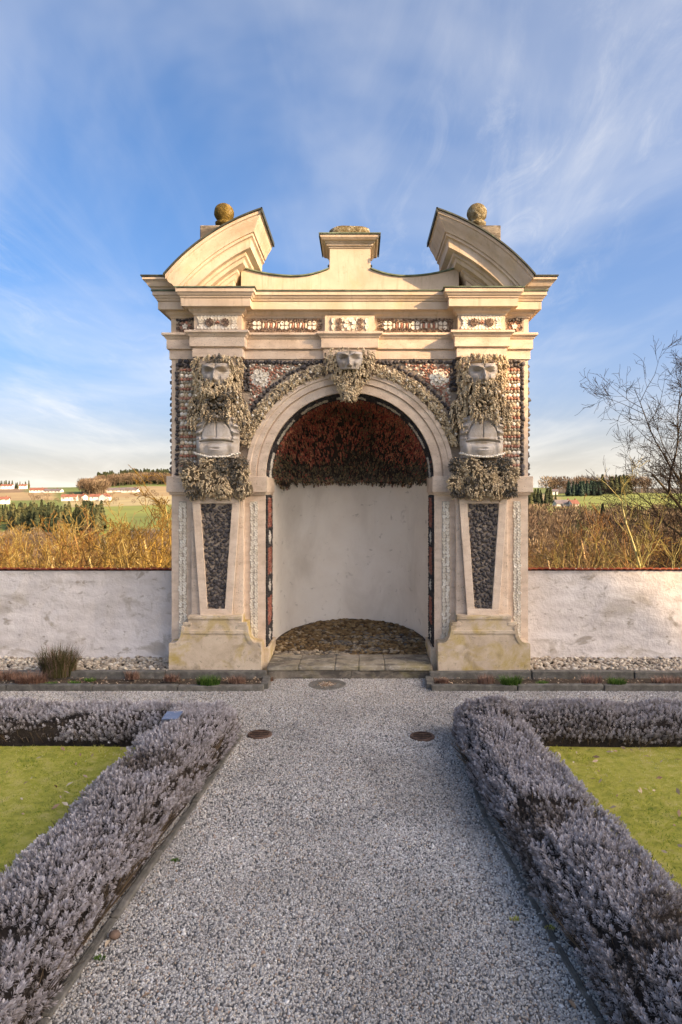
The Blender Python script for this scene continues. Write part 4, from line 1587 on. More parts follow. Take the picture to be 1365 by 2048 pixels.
# ------------------------------------------------------------------ garden walls
WY, WZ = .30, 1.128
for s in (-1, 1):
    W = empty('garden_wall', (s * 3.6, WY, 0))
    tag(W, 'white plastered garden wall with red tile coping, ' + ('left of the grotto, stained' if s < 0 else 'right of the grotto, sunlit corner'), 'wall')
    x0, x1 = 1.90, 7.5
    nx, nz = 190, 44
    P = []
    X = x0 + (x1 - x0) * np.linspace(0, 1, nx + 1)
    for j in range(nz + 1):
        z = -.05 + (WZ + .03) * j / nz
        dd = .012 * snoise(X * s, z * 1.6, 0, 5, 51) + .006 * snoise(X * s + z * .8, z * 2.4, 0, 15, 52) + .0042 * snoise(X * s + z, z * 2.8, 0, 38, 53)
        flare = .045 * math.exp(-((z + .05) / .16) ** 2)
        P.append([(s * x - s * 3.6, -d_ - flare, z) for x, d_ in zip(X, dd)])
    if s < 0:
        P = [r_[::-1] for r_ in P]
    MB().grid(P).build('plaster', M['plaster'], W, smooth=True)
    MB().box(*sorted((s * x0 - s * 3.6, s * x1 - s * 3.6)), .06, .36, -.3, WZ - .03).build('wall_core', M['plaster'], W)
    # coping tiles sloping away from the garden, joints every 72 mm (rib and trough)
    prof = []
    for k in range(13):
        t = k / 12
        prof.append((t * .147, .012 * abs(math.sin(t * PI * 2)) ** .6))
    mb = MB()
    rows = []
    for (y, dz) in ((-.035, 0), (.42, -.14)):
        rows.append([(a, y, b + dz + .010) for a, b in prof])
        rows.append([(a, y, b + dz - .006) for a, b in prof])
    mb.grid([rows[1], rows[0], rows[2], rows[3], rows[1]])
    tme = bpy.data.meshes.new('roof_tile')
    tme.from_pydata(mb.v, [], mb.f)
    tme.materials.append(M['tile'])
    n = 28
    for i in range(n):
        x = s * (2.0 + i * .149) - s * 3.6
        piece('roof_tile', tme, W, (min(x, x + s * .147) + rnd.uniform(-.003, .003), rnd.uniform(-.006, .006), WZ + rnd.uniform(-.003, .003)), 1, (0, rnd.uniform(-.012, .012), 0))
    box_obj('coping', M['tile'], W, *sorted((s * (2.0 + n * .149) - s * 3.6, s * 7.5 - s * 3.6)), -.035, .42, WZ - .004, WZ + .012)

# ------------------------------------------------------------------ castle wing that keeps the garden in shade
CYF = -18.0
t_ = (CYF) / SUN.y


def cast(X, Z):
    return (X + SUN.x * t_, Z + SUN.z * t_)


sil = [cast(x, z) for x, z in ((-9.5, 3.9), (-3.2, 3.62), (-1.9, 3.50), (0.0, 3.12), (1.94, 2.22), (3.0, 1.25), (4.3, .15), (6.5, -1.9))]
eave = sil[-1]
poly = [(sil[0][0], 0), (eave[0] - .6, 0), (eave[0] - .6, eave[1]), eave] + sil[::-1][1:]
CW_ = empty('castle_wing', (24, CYF, 0))
tag(CW_, 'tall cream castle wing behind the viewer whose shadow fills the garden', 'building')
wp = [(x - 24, z) for x, z in poly]
MB().prism(wp, 0, -9).build('wall', M['castle'], CW_)
mb = MB()
rf = [(x - 24, z) for x, z in sil]
n = len(rf)
mb.prism([(x, z + .01) for x, z in rf] + [(x, z + .16) for x, z in rf[::-1]], .25, -9.3)
mb.build('roof', M['house_roof'], CW_)
for zf in (2.2, 6.4, 10.6):
    for k in range(7):
        xw = sil[0][0] + 2.2 + k * 2.9
        if xw > eave[0] - 2 or zf + 2.6 > np.interp(xw, [p[0] for p in sil], [p[1] for p in sil]):
            continue
        w_ = MB().box(xw - 24 - .6, xw - 24 + .6, -.02, .05, zf, zf + 2).build('window', M['window'], CW_)
        MB().box(xw - 24 - .7, xw - 24 + .7, -.02, .12, zf - .14, zf - .02).build('sill', M['stone'], w_)

# ------------------------------------------------------------------ terrain


def ground_h(x, y):
    """height of the land behind the wall"""
    d = y - CAMY
    base = np.interp(d, [0, 8.6, 9.2, 14, 30, 80, 190, 300, 420, 650, 900, 1300, 1800, 3000, 6000],
                     [-.4, -.4, -1.2, -4.5, -10, -26, -30, -15, -9.5, -3.0, 5.0, 12.0, 12, 4, -30])
    a = (x - CAMX) / max(d, 1.0)
    if d > 150:
        w = min(1, (d - 150) / 300)
        # right hill with the two farms, lower left dip
        base += w * (6.0 * math.exp(-((a - .33) / .16) ** 2) * math.exp(-((d - 520) / 260) ** 2))
        base += w * (10 * math.exp(-((a + .31) / .07) ** 2) * math.exp(-((d - 1200) / 300) ** 2))
        base += w * 1.6 * math.sin(a * 9 + d * .004)
    return float(base)


rad = [0, 4, 7, 8.55, 8.9, 9.2, 10, 12, 15, 19, 24, 30, 40, 55, 75, 100, 140, 180] + list(np.linspace(210, 1000, 54)) + [1100, 1200, 1300, 1450, 1700, 2000, 2600, 3500, 5000, 7000]
NA = 220
P, colr = [], []
cols = {'green': (.115, .15, .022), 'lime': (.17, .20, .03), 'tan': (.30, .215, .10), 'brown': (.20, .125, .06), 'wood': (.075, .055, .026), 'straw': (.33, .27, .13)}
for d in rad:
    row = []
    for k in range(NA + 1):
        # fine steps ahead, coarse steps elsewhere
        t = -1 + 2 * k / NA
        a = PI * (.36 * t + .64 * t ** 5) if d > 0 else 0
        x, y = CAMX + d * math.sin(a), CAMY + d * math.cos(a)
        fwd = max(d * math.cos(a), 0)
        z = ground_h(x, y) if math.cos(a) > .05 else -.4
        row.append((x, y, z))
        px = 720 + F * math.tan(a) if math.cos(a) > .2 else 99999
        if d < 200:
            c = 'wood'
        elif px < 700:
            if d < 330:
                c = 'wood' if px < 150 or px > 235 else 'lime'
            elif d < 430:
                c = 'lime' if 150 < px < 260 else 'green'
            elif d < 560:
                c = 'lime'
            elif d < 720:
                c = 'green' if px < 130 else 'straw'
            elif d < 1000:
                c = 'tan' if px < 120 or px > 175 else 'green'
            else:
                c = 'brown' if px < 60 else 'green'
        else:
            if d < 300:
                c = 'wood'
            elif d < 520:
                c = 'lime'
            elif d < 640:
                c = 'tan' if px < 1115 else 'lime'
            elif d < 800:
                c = 'straw' if px < 1100 else 'lime'
            else:
                c = 'green' if px < 1100 else 'wood'
        colr.append(cols[c])
    P.append(row)
mb = MB().grid(P)
te = mb.build('terrain', M['terrain'], smooth=True)
ca = te.data.color_attributes.new('field', 'FLOAT_COLOR', 'POINT')
ca.data.foreach_set('color', np.array([(*c, 1) for c in colr], dtype=np.float32).ravel())
tag(te, kind='structure')

# ------------------------------------------------------------------ lawns
LAWN = {-1: [(-1.30, -2.30), (-6, -2.30), (-6, -6.6), (-1.45, -6.6)], 1: [(1.25, -2.30), (1.45, -6.6), (7, -6.6), (7, -2.30)]}
for s in (-1, 1):
    pl = LAWN[s]
    x0, x1 = min(p[0] for p in pl), max(p[0] for p in pl)
    mb = MB()
    rows = []
    for j in range(31):
        y = -6.6 + 4.3 * j / 30
        rows.append([(x0 + (x1 - x0) * i / 50, y, .035 + .012 * float(snoise(i * .2, j * .2, 0, 2, 61 + s))) for i in range(51)])
    mb.grid(rows)
    tag(mb.build('lawn', M['lawn'], smooth=True), kind='structure')
    n = 95000
    X = x0 + (x1 - x0) * rng.uniform(0, 1, n)
    Y = -6.6 + 4.3 * rng.uniform(0, 1, n) ** .8
    # only where the picture can see it from here or a step aside
    dd = Y - CAMY
    px = 720 + F * (X - CAMX) / dd
    keep = (px > -250) & (px < 1600) & (dd > 2.0)
    X, Y = X[keep], Y[keep]
    n = len(X)
    Z = .035 + .012 * snoise((X - x0) / (x1 - x0) * 10, (Y + 6.6) / 4.3 * 6, 0, 2, 61 + s)
    tz = np.clip(.50 + .34 * snoise(X, Y, 0, 2.2, 71) + .34 * snoise(X, Y, 0, 9, 72) + rng.normal(size=n) * .12, 0, 1)
    bl = np.array([(-.09, 0, 0), (.09, 0, 0), (0, .25, 1.0)])
    D = np.stack([rng.normal(size=n) * .95, rng.normal(size=n) * .95, np.ones(n)], 1)
    clump = np.clip(.75 + .45 * snoise(X, Y, 0, 11, 74) + .3 * snoise(X, Y, 0, 27, 75), .25, 1.5)
    Ls = rng.uniform(.012, .026, n) * clump
    me = scatter('grass', bl, np.array([[0, 1, 2]]), np.stack([X, Y, Z], 1), frames(D, rng.uniform(0, 6.28, n)) * Ls[:, None, None], tz)
    o = finish('grass', me, M['grass'])
    tag(o, 'short mossy yellow green grass of the %s lawn' % ('left' if s < 0 else 'right'), 'grass', kind='stuff')
    n = 330
    X = s * (1.5 + rng.uniform(0, 1, n) * 3.6)
    Y = -5.5 + 3.1 * rng.uniform(0, 1, n)
    P = np.stack([X, Y, np.full(n, .068)], 1)
    Mx = frames(np.stack([rng.normal(size=n) * .5, -.35 + rng.normal(size=n) * .5, np.ones(n)], 1), rng.uniform(0, 6.28, n)) * rng.uniform(.022, .062, n)[:, None, None]
    o = finish('fallen_leaves', scatter('fallen_leaves', lv, np.array([[0, 1, 2, 3]]), P, Mx), M['leaf'])
    tag(o, 'scattered dry leaves lying on the %s lawn' % ('left' if s < 0 else 'right'), 'leaves', kind='stuff')

# ================================================================== OBJECTS
# ------------------------------------------------------------------ lavender hedges


def sprig_base(nl=16, seed=0):
    q = np.random.default_rng(seed)
    v, f = [], []
    for k in range(nl):
        u = k / (nl - 1)
        a = 2.4 * k + q.uniform(-.3, .3)
        h = .15 + .60 * u ** .7
        tilt = 1.15 - .85 * u + q.uniform(-.15, .15)
        ln = q.uniform(.34, .46)
        w = .062
        dx, dy = math.cos(a), math.sin(a)
        d = np.array([dx * math.sin(tilt), dy * math.sin(tilt), math.cos(tilt)])
        sd = np.array([-dy, dx, 0])
        b = np.array([0, 0, h])
        o = len(v)
        v += [b, b + d * ln * .6 + sd * w, b + d * ln, b + d * ln * .6 - sd * w]
        f.append((o, o + 1, o + 2, o + 3))
    return np.array(v), np.array(f)


SPR = [sprig_base(16, i) for i in range(4)]


def hedge(name, label, line, half, height, dens, seed, size=.052, gaps=()):
    """line: list of (x, y); half width and height; sprigs over a rounded section"""
    q = np.random.default_rng(seed)
    line = [np.array(p, float) for p in line]
    seg = [np.linalg.norm(b - a) for a, b in zip(line[:-1], line[1:])]
    tot = sum(seg)
    root = empty(name, (line[0][0], line[0][1], 0))
    root.location = (0, 0, 0)
    tag(root, label, 'hedge', 'lavender hedges')

    cum = np.concatenate([[0], np.cumsum(seg)])
    LX, LY = np.array([p[0] for p in line]), np.array([p[1] for p in line])
    UX, UY = np.diff(LX) / seg, np.diff(LY) / seg

    def pos(t):
        t = np.clip(t, 0, tot)
        k = np.clip(np.searchsorted(cum, t, 'right') - 1, 0, len(seg) - 1)
        return np.interp(t, cum, LX), np.interp(t, cum, LY), UX[k], UY[k]

    def shape(t, ph):
        """ph 0..pi across the section"""
        x, y, ux, uy = pos(t)
        nx_, ny_ = -uy, ux
        end = np.minimum(1, np.sqrt(np.maximum(0, np.minimum(t, tot - t)) / .25 + .02))
        mound = 1 + .17 * snoise(x, y, 0, 4.2, seed) + .15 * snoise(x * 2, y * 2, ph, 5.5, seed + 1)
        c, s_ = np.cos(ph), np.abs(np.sin(ph))
        cc = np.sign(c) * np.abs(c) ** .62
        ss = s_ ** .62
        w = half * cc * (.55 + .45 * end) * (1 + .16 * snoise(x, y, ph * 2, 7, seed + 2))
        p = np.stack([x + nx_ * w, y + ny_ * w, .03 + height * ss * mound * (.62 + .38 * end)], -1)
        e0, e1 = np.maximum(0, .2 - t) * 4, np.maximum(0, t - tot + .2) * 4
        out = np.stack([nx_ * cc + ux * (e1 - e0), ny_ * cc + uy * (e1 - e0), .25 + .9 * ss], -1)
        return p, out
    # dark inner hull that closes the gaps between the sprigs
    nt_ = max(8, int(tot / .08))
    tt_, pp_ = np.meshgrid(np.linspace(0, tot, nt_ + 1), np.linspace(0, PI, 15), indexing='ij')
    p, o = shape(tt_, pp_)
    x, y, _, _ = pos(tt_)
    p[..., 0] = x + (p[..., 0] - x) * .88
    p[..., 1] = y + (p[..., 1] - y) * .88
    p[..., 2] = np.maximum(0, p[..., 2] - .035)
    MB().grid([[tuple(c) for c in r_] for r_ in p]).build('dark_core', M['lavcore'], root, smooth=True)
    # sprigs on a jittered lattice so that they stand apart from each other
    st = 1 / math.sqrt(dens)
    PT = np.linspace(.03, PI - .03, 400)
    arc = 2 * half + 1.7 * height
    na, nl_ = int(arc / st), int(tot / st)
    gi, gj = np.meshgrid(np.arange(nl_), np.arange(na), indexing='ij')
    t = ((gi + .5 * (gj % 2) + q.uniform(-.38, .38, gi.shape)) * st).ravel() % tot
    ph = (.04 + (PI - .08) * np.clip((gj + .5 + q.uniform(-.38, .38, gi.shape)) / na, 0, 1)).ravel()
    # equal spacing round the section
    sx = half * np.sign(np.cos(PT)) * np.abs(np.cos(PT)) ** .62
    sz_ = height * np.abs(np.sin(PT)) ** .62
    al = np.concatenate([[0], np.cumsum(np.hypot(np.diff(sx), np.diff(sz_)))])
    ph = np.interp((ph - .04) / (PI - .08) * al[-1], al, PT)
    N = len(t)
    P, O = shape(t, ph)
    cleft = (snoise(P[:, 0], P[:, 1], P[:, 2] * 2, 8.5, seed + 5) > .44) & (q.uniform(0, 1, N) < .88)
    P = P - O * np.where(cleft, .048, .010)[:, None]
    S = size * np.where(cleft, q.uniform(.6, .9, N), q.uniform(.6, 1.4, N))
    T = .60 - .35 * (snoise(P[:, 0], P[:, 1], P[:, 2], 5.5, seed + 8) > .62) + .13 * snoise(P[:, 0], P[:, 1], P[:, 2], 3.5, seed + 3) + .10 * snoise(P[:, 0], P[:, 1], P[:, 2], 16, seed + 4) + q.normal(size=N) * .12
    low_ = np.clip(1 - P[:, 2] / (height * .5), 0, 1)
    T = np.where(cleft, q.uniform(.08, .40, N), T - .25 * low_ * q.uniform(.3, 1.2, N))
    D = O / np.linalg.norm(O, axis=1, keepdims=True) + np.array([0, 0, .55]) + q.normal(size=(N, 3)) * .30
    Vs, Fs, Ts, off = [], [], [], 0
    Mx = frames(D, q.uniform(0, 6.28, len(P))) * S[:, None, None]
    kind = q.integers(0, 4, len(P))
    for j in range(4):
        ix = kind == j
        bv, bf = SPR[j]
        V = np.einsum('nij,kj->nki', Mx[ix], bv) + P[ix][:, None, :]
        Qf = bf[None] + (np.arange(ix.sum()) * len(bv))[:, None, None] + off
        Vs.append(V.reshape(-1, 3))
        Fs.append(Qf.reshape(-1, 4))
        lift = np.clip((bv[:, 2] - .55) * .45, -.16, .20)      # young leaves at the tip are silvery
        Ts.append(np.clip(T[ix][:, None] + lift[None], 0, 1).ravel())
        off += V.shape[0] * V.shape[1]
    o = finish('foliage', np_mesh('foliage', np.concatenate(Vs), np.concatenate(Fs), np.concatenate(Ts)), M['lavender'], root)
    # woody stems showing low down at the sides
    n = int(tot * 150)
    t = q.uniform(0, tot, n)
    p, o_ = shape(t, np.clip(q.choice([.10, .9], n) * PI + q.normal(size=n) * .06, .03, PI - .03))
    x, y, _, _ = pos(t)
    P = np.stack([x + (p[:, 0] - x) * .78, y + (p[:, 1] - y) * .78, np.full(n, .02)], 1)
    Dv = np.stack([o_[:, 0] * .5 + q.normal(size=n) * .3, o_[:, 1] * .5 + q.normal(size=n) * .3, np.ones(n)], 1)
    L, Rr, T = height * q.uniform(.5, .9, n), q.uniform(.0016, .0032, n), q.uniform(0, 1, n)
    n2 = int(tot * 70)
    t2 = q.uniform(0, tot, n2)
    p2, o2 = shape(t2, q.uniform(.3, PI - .3, n2))
    P = np.concatenate([P, p2 - o2 * .03])
    Dv = np.concatenate([Dv, o2 * .6 + np.array([0, 0, .8]) + q.normal(size=(n2, 3)) * .35])
    L = np.concatenate([L, q.uniform(.05, .095, n2)])
    Rr = np.concatenate([Rr, q.uniform(.0009, .0016, n2)])
    T = np.concatenate([T, q.uniform(.5, 1, n2)])
    st_ = spindles('stems', P, Dv, L, Rr, T, M['lavstem'], root)
    return root


hedge('lavender_hedge', 'silvery lavender hedge along the left kerb of the path', [(-1.39, -6.3), (-1.335, -5.0), (-1.24, -3.3), (-1.12, -1.88)], .255, .272, 2700, 201, .041)
hedge('lavender_hedge', 'silvery lavender hedge along the right kerb of the path', [(1.36, -6.3), (1.31, -5.0), (1.24, -4.2), (1.16, -3.2), (1.13, -1.90)], .265, .272, 2700, 202, .041)
hedge('lavender_hedge', 'low lavender hedge between the left lawn and the cross path', [(-4.7, -2.05), (-1.15, -2.05)], .21, .228, 2000, 203, .044)
hedge('lavender_hedge', 'low lavender hedge between the right lawn and the cross path', [(1.25, -2.08), (5.2, -2.10)], .22, .250, 2000, 204, .044)

# ------------------------------------------------------------------ plants in the bed


def tuft(name, label, px, row, n, h, spread, mat, cat='plant', z=.05, lean=.6, wid=.0035, group=None, tmin=0.0, tmax=1.0, seed=0):
    q = np.random.default_rng(seed)
    x, y = gp(px, row, z)
    root = empty(name, (x, y, z))
    tag(root, label, cat, group)
    # each blade: bent strip of 3 quads
    V, Q_, T = [], [], []
    for i in range(n):
        a = q.uniform(0, 6.28)
        r0 = spread * .45 * math.sqrt(q.uniform())
        b = np.array([math.cos(a) * r0 * 1.5, math.sin(a) * r0 * .8, 0])
        az = a + q.normal() * .7
        le = lean * q.uniform(.2, 1.0)
        L_ = h * q.uniform(.55, 1.1)
        sd = np.array([-math.sin(az), math.cos(az), 0]) * wid * q.uniform(.6, 1.3)
        o = len(V)
        t = q.uniform(tmin, tmax)
        for k in range(4):
            u = k / 3
            p = b + np.array([math.cos(az) * le * L_ * u ** 1.6, math.sin(az) * le * L_ * u ** 1.6, L_ * u * (1 - .25 * le * u)])
            w = (1 - u * .85)
            V += [p - sd * w, p + sd * w]
            T += [t, t]
        for k in range(3):
            Q_.append((o + 2 * k, o + 2 * k + 1, o + 2 * k + 3, o + 2 * k + 2))
    finish('blades', np_mesh('blades', np.array(V), np.array(Q_), np.array(T)), mat, root)
    return root


tuft('heather_shrub', 'tall olive and pink heather shrub in the left flower bed by the wall', 118, 1352, 1000, .33, .26, M['tuft_olive'], 'shrub', lean=.55, wid=.004, seed=1)
tuft('heather_shrub', 'low brown dry heather spilling over the left bed kerb', 62, 1368, 520, .13, .24, M['tuft_dry'], 'shrub', lean=.9, wid=.003, seed=2, tmax=.7)
tuft('heather_shrub', 'reddish dry heather at the left picture edge', 12, 1358, 320, .10, .20, M['tuft_dry'], 'shrub', lean=.8, wid=.003, seed=3)
tuft('dry_tuft', 'pinkish dry tuft in the left bed before the wall corner', 265, 1358, 200, .09, .11, M['tuft_dry'], lean=.5, seed=4)
tuft('dry_tuft', 'brown dry tuft at the foot of the left plinth', 345, 1362, 200, .075, .13, M['tuft_dry'], lean=.7, seed=5, tmax=.8)
tuft('grass_tuft', 'bright green grass tuft before the left plinth', 418, 1370, 420, .10, .17, M['tuft_green'], lean=.7, seed=6)
tuft('dry_tuft', 'straw brown tuft beside the grass before the left plinth', 475, 1366, 220, .08, .14, M['tuft_dry'], lean=.7, seed=7)
tuft('dry_tuft', 'small brown tuft at the end of the left bed kerb', 541, 1362, 120, .045, .06, M['tuft_dry'], lean=.9, z=.01, seed=8, tmax=.6)
tuft('dry_tuft', 'brown dry tuft before the right plinth beside the opening', 885, 1366, 180, .06, .12, M['tuft_dry'], lean=.7, seed=9, tmax=.8)
tuft('dry_tuft', 'pink dry tuft before the middle of the right plinth', 972, 1368, 240, .10, .12, M['tuft_dry'], lean=.5, seed=10, tmin=.3)
tuft('grass_tuft', 'large green grass tuft before the right plinth', 1022, 1370, 460, .10, .15, M['tuft_green'], lean=.9, seed=11)
tuft('dry_tuft', 'pink dry tuft in the right bed before the white wall', 1183, 1368, 260, .09, .16, M['tuft_dry'], lean=.6, seed=12, tmin=.3)
tuft('grass_tuft', 'small green grass tuft in the right bed before the white wall', 1234, 1370, 320, .075, .14, M['tuft_green'], lean=.9, seed=13)
tuft('dry_tuft', 'straw weeds at the far right of the right bed', 1335, 1366, 260, .07, .25, M['tuft_dry'], lean=.8, seed=14)
for i, (px_, r_) in enumerate(((180, 1362), (150, 1368), (103, 1370), (1085, 1368))):
    tuft('weed', ('small light green weed in the left bed, near the heather' if px_ < 700 else 'small olive weed in the right bed between the tufts'), px_, r_, 90, .035, .09, M['tuft_green'], lean=1.0, wid=.006, seed=20 + i, tmin=.5, group='weeds in the left bed' if px_ < 700 else None)
for i, (px_, r_, d_) in enumerate(((350, 1722, 0), (200, 1918, 0), (1030, 1840, 0), (1100, 1858, 0))):
    lab = ['tiny green weed beside the left kerb, upper', 'tiny green weed beside the left kerb, lower', 'yellow moss clump on the gravel near the right kerb', 'small moss clump against the right kerb stone'][i]
    tuft('moss_clump' if i > 1 else 'weed', lab, px_, r_, 70, .014, .035, M['tuft_green'] if i < 2 else M['grass'], lean=1.0, wid=.003, z=.004, seed=30 + i, tmin=.4)

# ------------------------------------------------------------------ manhole, drains, plate, loose leaves
x, y = gp(655, 1368, .01)
mh = empty('manhole_cover', (x, y, 0))
tag(mh, 'round manhole with rusty centre in a stone ring before the step', 'manhole')
MB().lathe([(.09, .002), (.09, .010), (.195, .008), (.20, -.004)], 0, 0, 30).build('ring', M['kerb'], mh, auto=40)
MB().lathe([(.001, .006), (.091, .006)], 0, 0, 24).build('lid', M['rust'], mh)
P = np.stack([rng.normal(0, .045, 90), rng.normal(0, .045, 90), np.full(90, .010)], 1)
o = finish('leaf_litter', scatter('leaf_litter', lv, np.array([[0, 1, 2, 3]]), P, frames(np.stack([rng.normal(size=90) * .3, rng.normal(size=90) * .3, np.ones(90)], 1), rng.uniform(0, 6.28, 90)) * .03), M['leaf'], mh)
o['kind'] = 'stuff'
for i, (px_, r_) in enumerate(((520, 1471), (845, 1475))):
    x, y = gp(px_, r_, 0)
    dr = empty('drain_grate', (x, y, 0))
    tag(dr, 'rusty drain grate sunk in the gravel near the %s hedge corner' % ('left' if i == 0 else 'right'), 'drain')
    MB().lathe([(.001, .0115), (.085, .0115)], 0, 0, 24).build('slot_shade', M['slot_shade'], dr)  # flat black disc, shade inside the slots put into its colour
    MB().lathe([(.080, .009), (.080, .019), (.098, .017), (.104, .003)], 0, 0, 28).build('rim', M['rust'], dr, auto=40)
    for k in range(3):
        yy = -.042 + k * .042
        w = math.sqrt(.08 ** 2 - yy ** 2)
        box_obj('bar', M['rust'], dr, -w, w, yy - .006, yy + .006, .012, .020, bevel=.002)
pp = at(345, 1431, 5.05)
pt = empty('plant_marker', (pp.x, pp.y, 0))
tag(pt, 'small blue grey plate standing in the corner of the left hedge', 'plate')
o = box_obj('plate', M['plate'], pt, -.062, .062, -.055, .055, -.004, .004, bevel=.002)
o.location = (0, 0, pp.z)
o.rotation_euler = (R(12), R(-3), R(-8))
MB().lathe([(.008, 0), (.008, pp.z)], 0, 0, 8).build('post', M['rust'], pt)
lf = np.array([(-.5, 0, .0), (-.2, -.2, .10), (.2, -.22, .08), (.5, 0, -.02), (.2, .22, .10), (-.2, .2, .06), (0, 0, 0)]) * 1.0
LME = np_mesh('leaf', lf, np.array([(0, 1, 6), (1, 2, 6), (2, 3, 6), (3, 4, 6), (4, 5, 6), (5, 0, 6)]))
LME.materials.append(M['leaf'])
for i, (px_, r_, sz, lab) in enumerate(((292, 1992, .045, 'large curled brown leaf on the gravel near the bottom edge'), (215, 1888, .05, 'long brown dry leaf lying across the left kerb'), (285, 1785, .035, 'brown leaf beside the left kerb'), (345, 1640, .03, 'dry leaf on the gravel by the left hedge middle'),
                                      (975, 1690, .03, 'curled tan leaf on the gravel by the right hedge'), (1145, 2010, .05, 'brown leaf in the soil under the right hedge'), (1240, 1975, .05, 'dark dry leaf under the right hedge near the bottom'), (1105, 1900, .035, 'reddish leaf on the gravel close to the right kerb'))):
    x, y = gp(px_, r_, .012)
    tag(piece('dry_leaf', LME, None, (x, y, .014), (sz, sz * .8, sz), (rnd.uniform(-.2, .2), rnd.uniform(-.2, .2), rnd.uniform(0, 6))), lab, 'leaf', 'loose leaves on the gravel')
# ------------------------------------------------------------------ bare trees and shrubs


def grow(seed, height, spread, levels, nlimb, mode='shrub', twig=.004, nseg=6, trunk=.0, r0=.05, density=1.0, start=None):
    q = np.random.default_rng(seed)
    A, B, RA, RB, TN = [], [], [], [], []

    def branch(p, d, length, r, lev):
        n = nseg if lev < 2 else 4
        step = length / n
        pts = [p]
        dirs = []
        d = d / np.linalg.norm(d)
        for i in range(n):
            d = d + q.normal(size=3) * (.10 + .05 * lev) + np.array([0, 0, .07 if lev < 3 else .05])
            d /= np.linalg.norm(d)
            p2 = pts[-1] + d * step
            ra = r * (1 - .75 * i / n)
            rb = r * (1 - .75 * (i + 1) / n)
            A.append(pts[-1])
            B.append(p2)
            RA.append(max(ra, twig * .6))
            RB.append(max(rb, twig * .5))
            TN.append(np.clip(.62 - .12 * lev + q.normal() * .14, 0, 1) if lev > 0 else q.uniform(.60, .78))
            pts.append(p2)
            dirs.append(d)
        if lev >= levels:
            return
        nc = int((5 if lev == 0 else 5) * density + q.integers(0, 3))
        for k in range(nc):
            t = q.uniform(.22, 1.0)
            i = min(int(t * n), n - 1)
            pp_ = pts[i] + (pts[i + 1] - pts[i]) * (t * n - i)
            ax = q.normal(size=3)
            ax -= dirs[i] * ax.dot(dirs[i])
            ax /= np.linalg.norm(ax)
            nd = dirs[i] * q.uniform(.7, 1.0) + ax * q.uniform(.45, .85)
            branch(pp_, nd, length * q.uniform(.42, .68) * (1.1 - .4 * t), r * .5 * (1.1 - .5 * t), lev + 1)
    if trunk > 0:
        d = np.array([0, 0, 1.0])
        A.append(np.array([0, 0, 0.0]))
        B.append(np.array([0, 0, trunk]))
        RA.append(r0 * 1.8)
        RB.append(r0 * 1.3)
        TN.append(.3)
    for k in range(nlimb):
        a = 2 * PI * k / nlimb + q.uniform(-.4, .4)
        tl = spread * q.uniform(.5, 1.1)
        branch(np.array([q.normal() * .05, q.normal() * .05, trunk * q.uniform(.55, 1)]), np.array([math.cos(a) * tl, math.sin(a) * tl, 1.0]), height * q.uniform(.7, 1.0), r0, 0)
    return map(np.array, (A, B, RA, RB, TN))


def seg_mesh(name, A, B, RA, RB, TN, n=3):
    D = B - A
    L = np.linalg.norm(D, axis=1, keepdims=True)
    Mx = frames(D / L)
    ang = np.arange(n) * 2 * PI / n
    ring = np.stack([np.cos(ang), np.sin(ang), np.zeros(n)], 1)
    off = np.einsum('nij,kj->nki', Mx, ring)
    V = np.concatenate([A[:, None] + off * RA[:, None, None], B[:, None] + off * RB[:, None, None]], 1)
    f = np.array([(k, (k + 1) % n, (k + 1) % n + n, k + n) for k in range(n)])
    Q_ = f[None] + (np.arange(len(A)) * 2 * n)[:, None, None]
    return np_mesh(name, V.reshape(-1, 3), Q_.reshape(-1, 4), np.repeat(TN, 2 * n))


def tree_parts(name, data, rsplit=.016):
    A, B, RA, RB, TN = data
    th = RA > rsplit
    tr = seg_mesh('trunk', A[th], B[th], RA[th], RB[th], TN[th], 6)
    cr = seg_mesh('crown', A[~th], B[~th], RA[~th], RB[~th], TN[~th], 3)
    return tr, cr


def put_tree(name, meshes, mats, loc, sc, rot, label, group=None, cat='tree', tilt=(0, 0)):
    root = empty(name, loc)
    root.scale = (sc, sc, sc) if not hasattr(sc, '__len__') else sc
    root.rotation_euler = (tilt[0], tilt[1], rot)
    tag(root, label, cat, group)
    for nm, me in zip(('trunk', 'crown'), meshes):
        o = bpy.data.objects.new(nm, me)
        COL.objects.link(o)
        o.parent = root
    return root


def with_mat(meshes, mat):
    out = []
    for me in meshes:
        m2 = me.copy()
        m2.materials.append(mat)
        out.append(m2)
    return out


SHR = [tree_parts('shrub', grow(300 + i, 3.4, .85, 4, 6, twig=.0068, r0=.052, density=.54), .014) for i in range(3)]
TRE = [tree_parts('tree', grow(320 + i, 4.6, .55, 4, 4, twig=.010, r0=.075, density=.85, trunk=1.4), .03) for i in range(2)]
def top_of(meshes):
    return max(np.quantile([v_.co.z for v_ in me.vertices][::7], .997) for me in meshes if len(me.vertices))


SHT, TRT = [top_of(m_) for m_ in SHR], [top_of(m_) for m_ in TRE]
SHG = [with_mat(m_, M['twig_gold']) for m_ in SHR]
SHB = [with_mat(m_, M['twig_brown']) for m_ in SHR]
SHO = [with_mat(m_, M['twig_orange']) for m_ in SHR]
SHS = [with_mat(m_, M['twig_straw']) for m_ in SHR]
TRB = [with_mat(m_, M['twig_brown']) for m_ in TRE]
TRG = [with_mat(m_, M['twig_gold']) for m_ in TRE]
TRD = [with_mat(m_, M['twig_dark']) for m_ in TRE]
print('shrub segs', [len(m_[1].polygons) for m_ in SHR], [len(m_[1].polygons) for m_ in TRE])

q = np.random.default_rng(9)
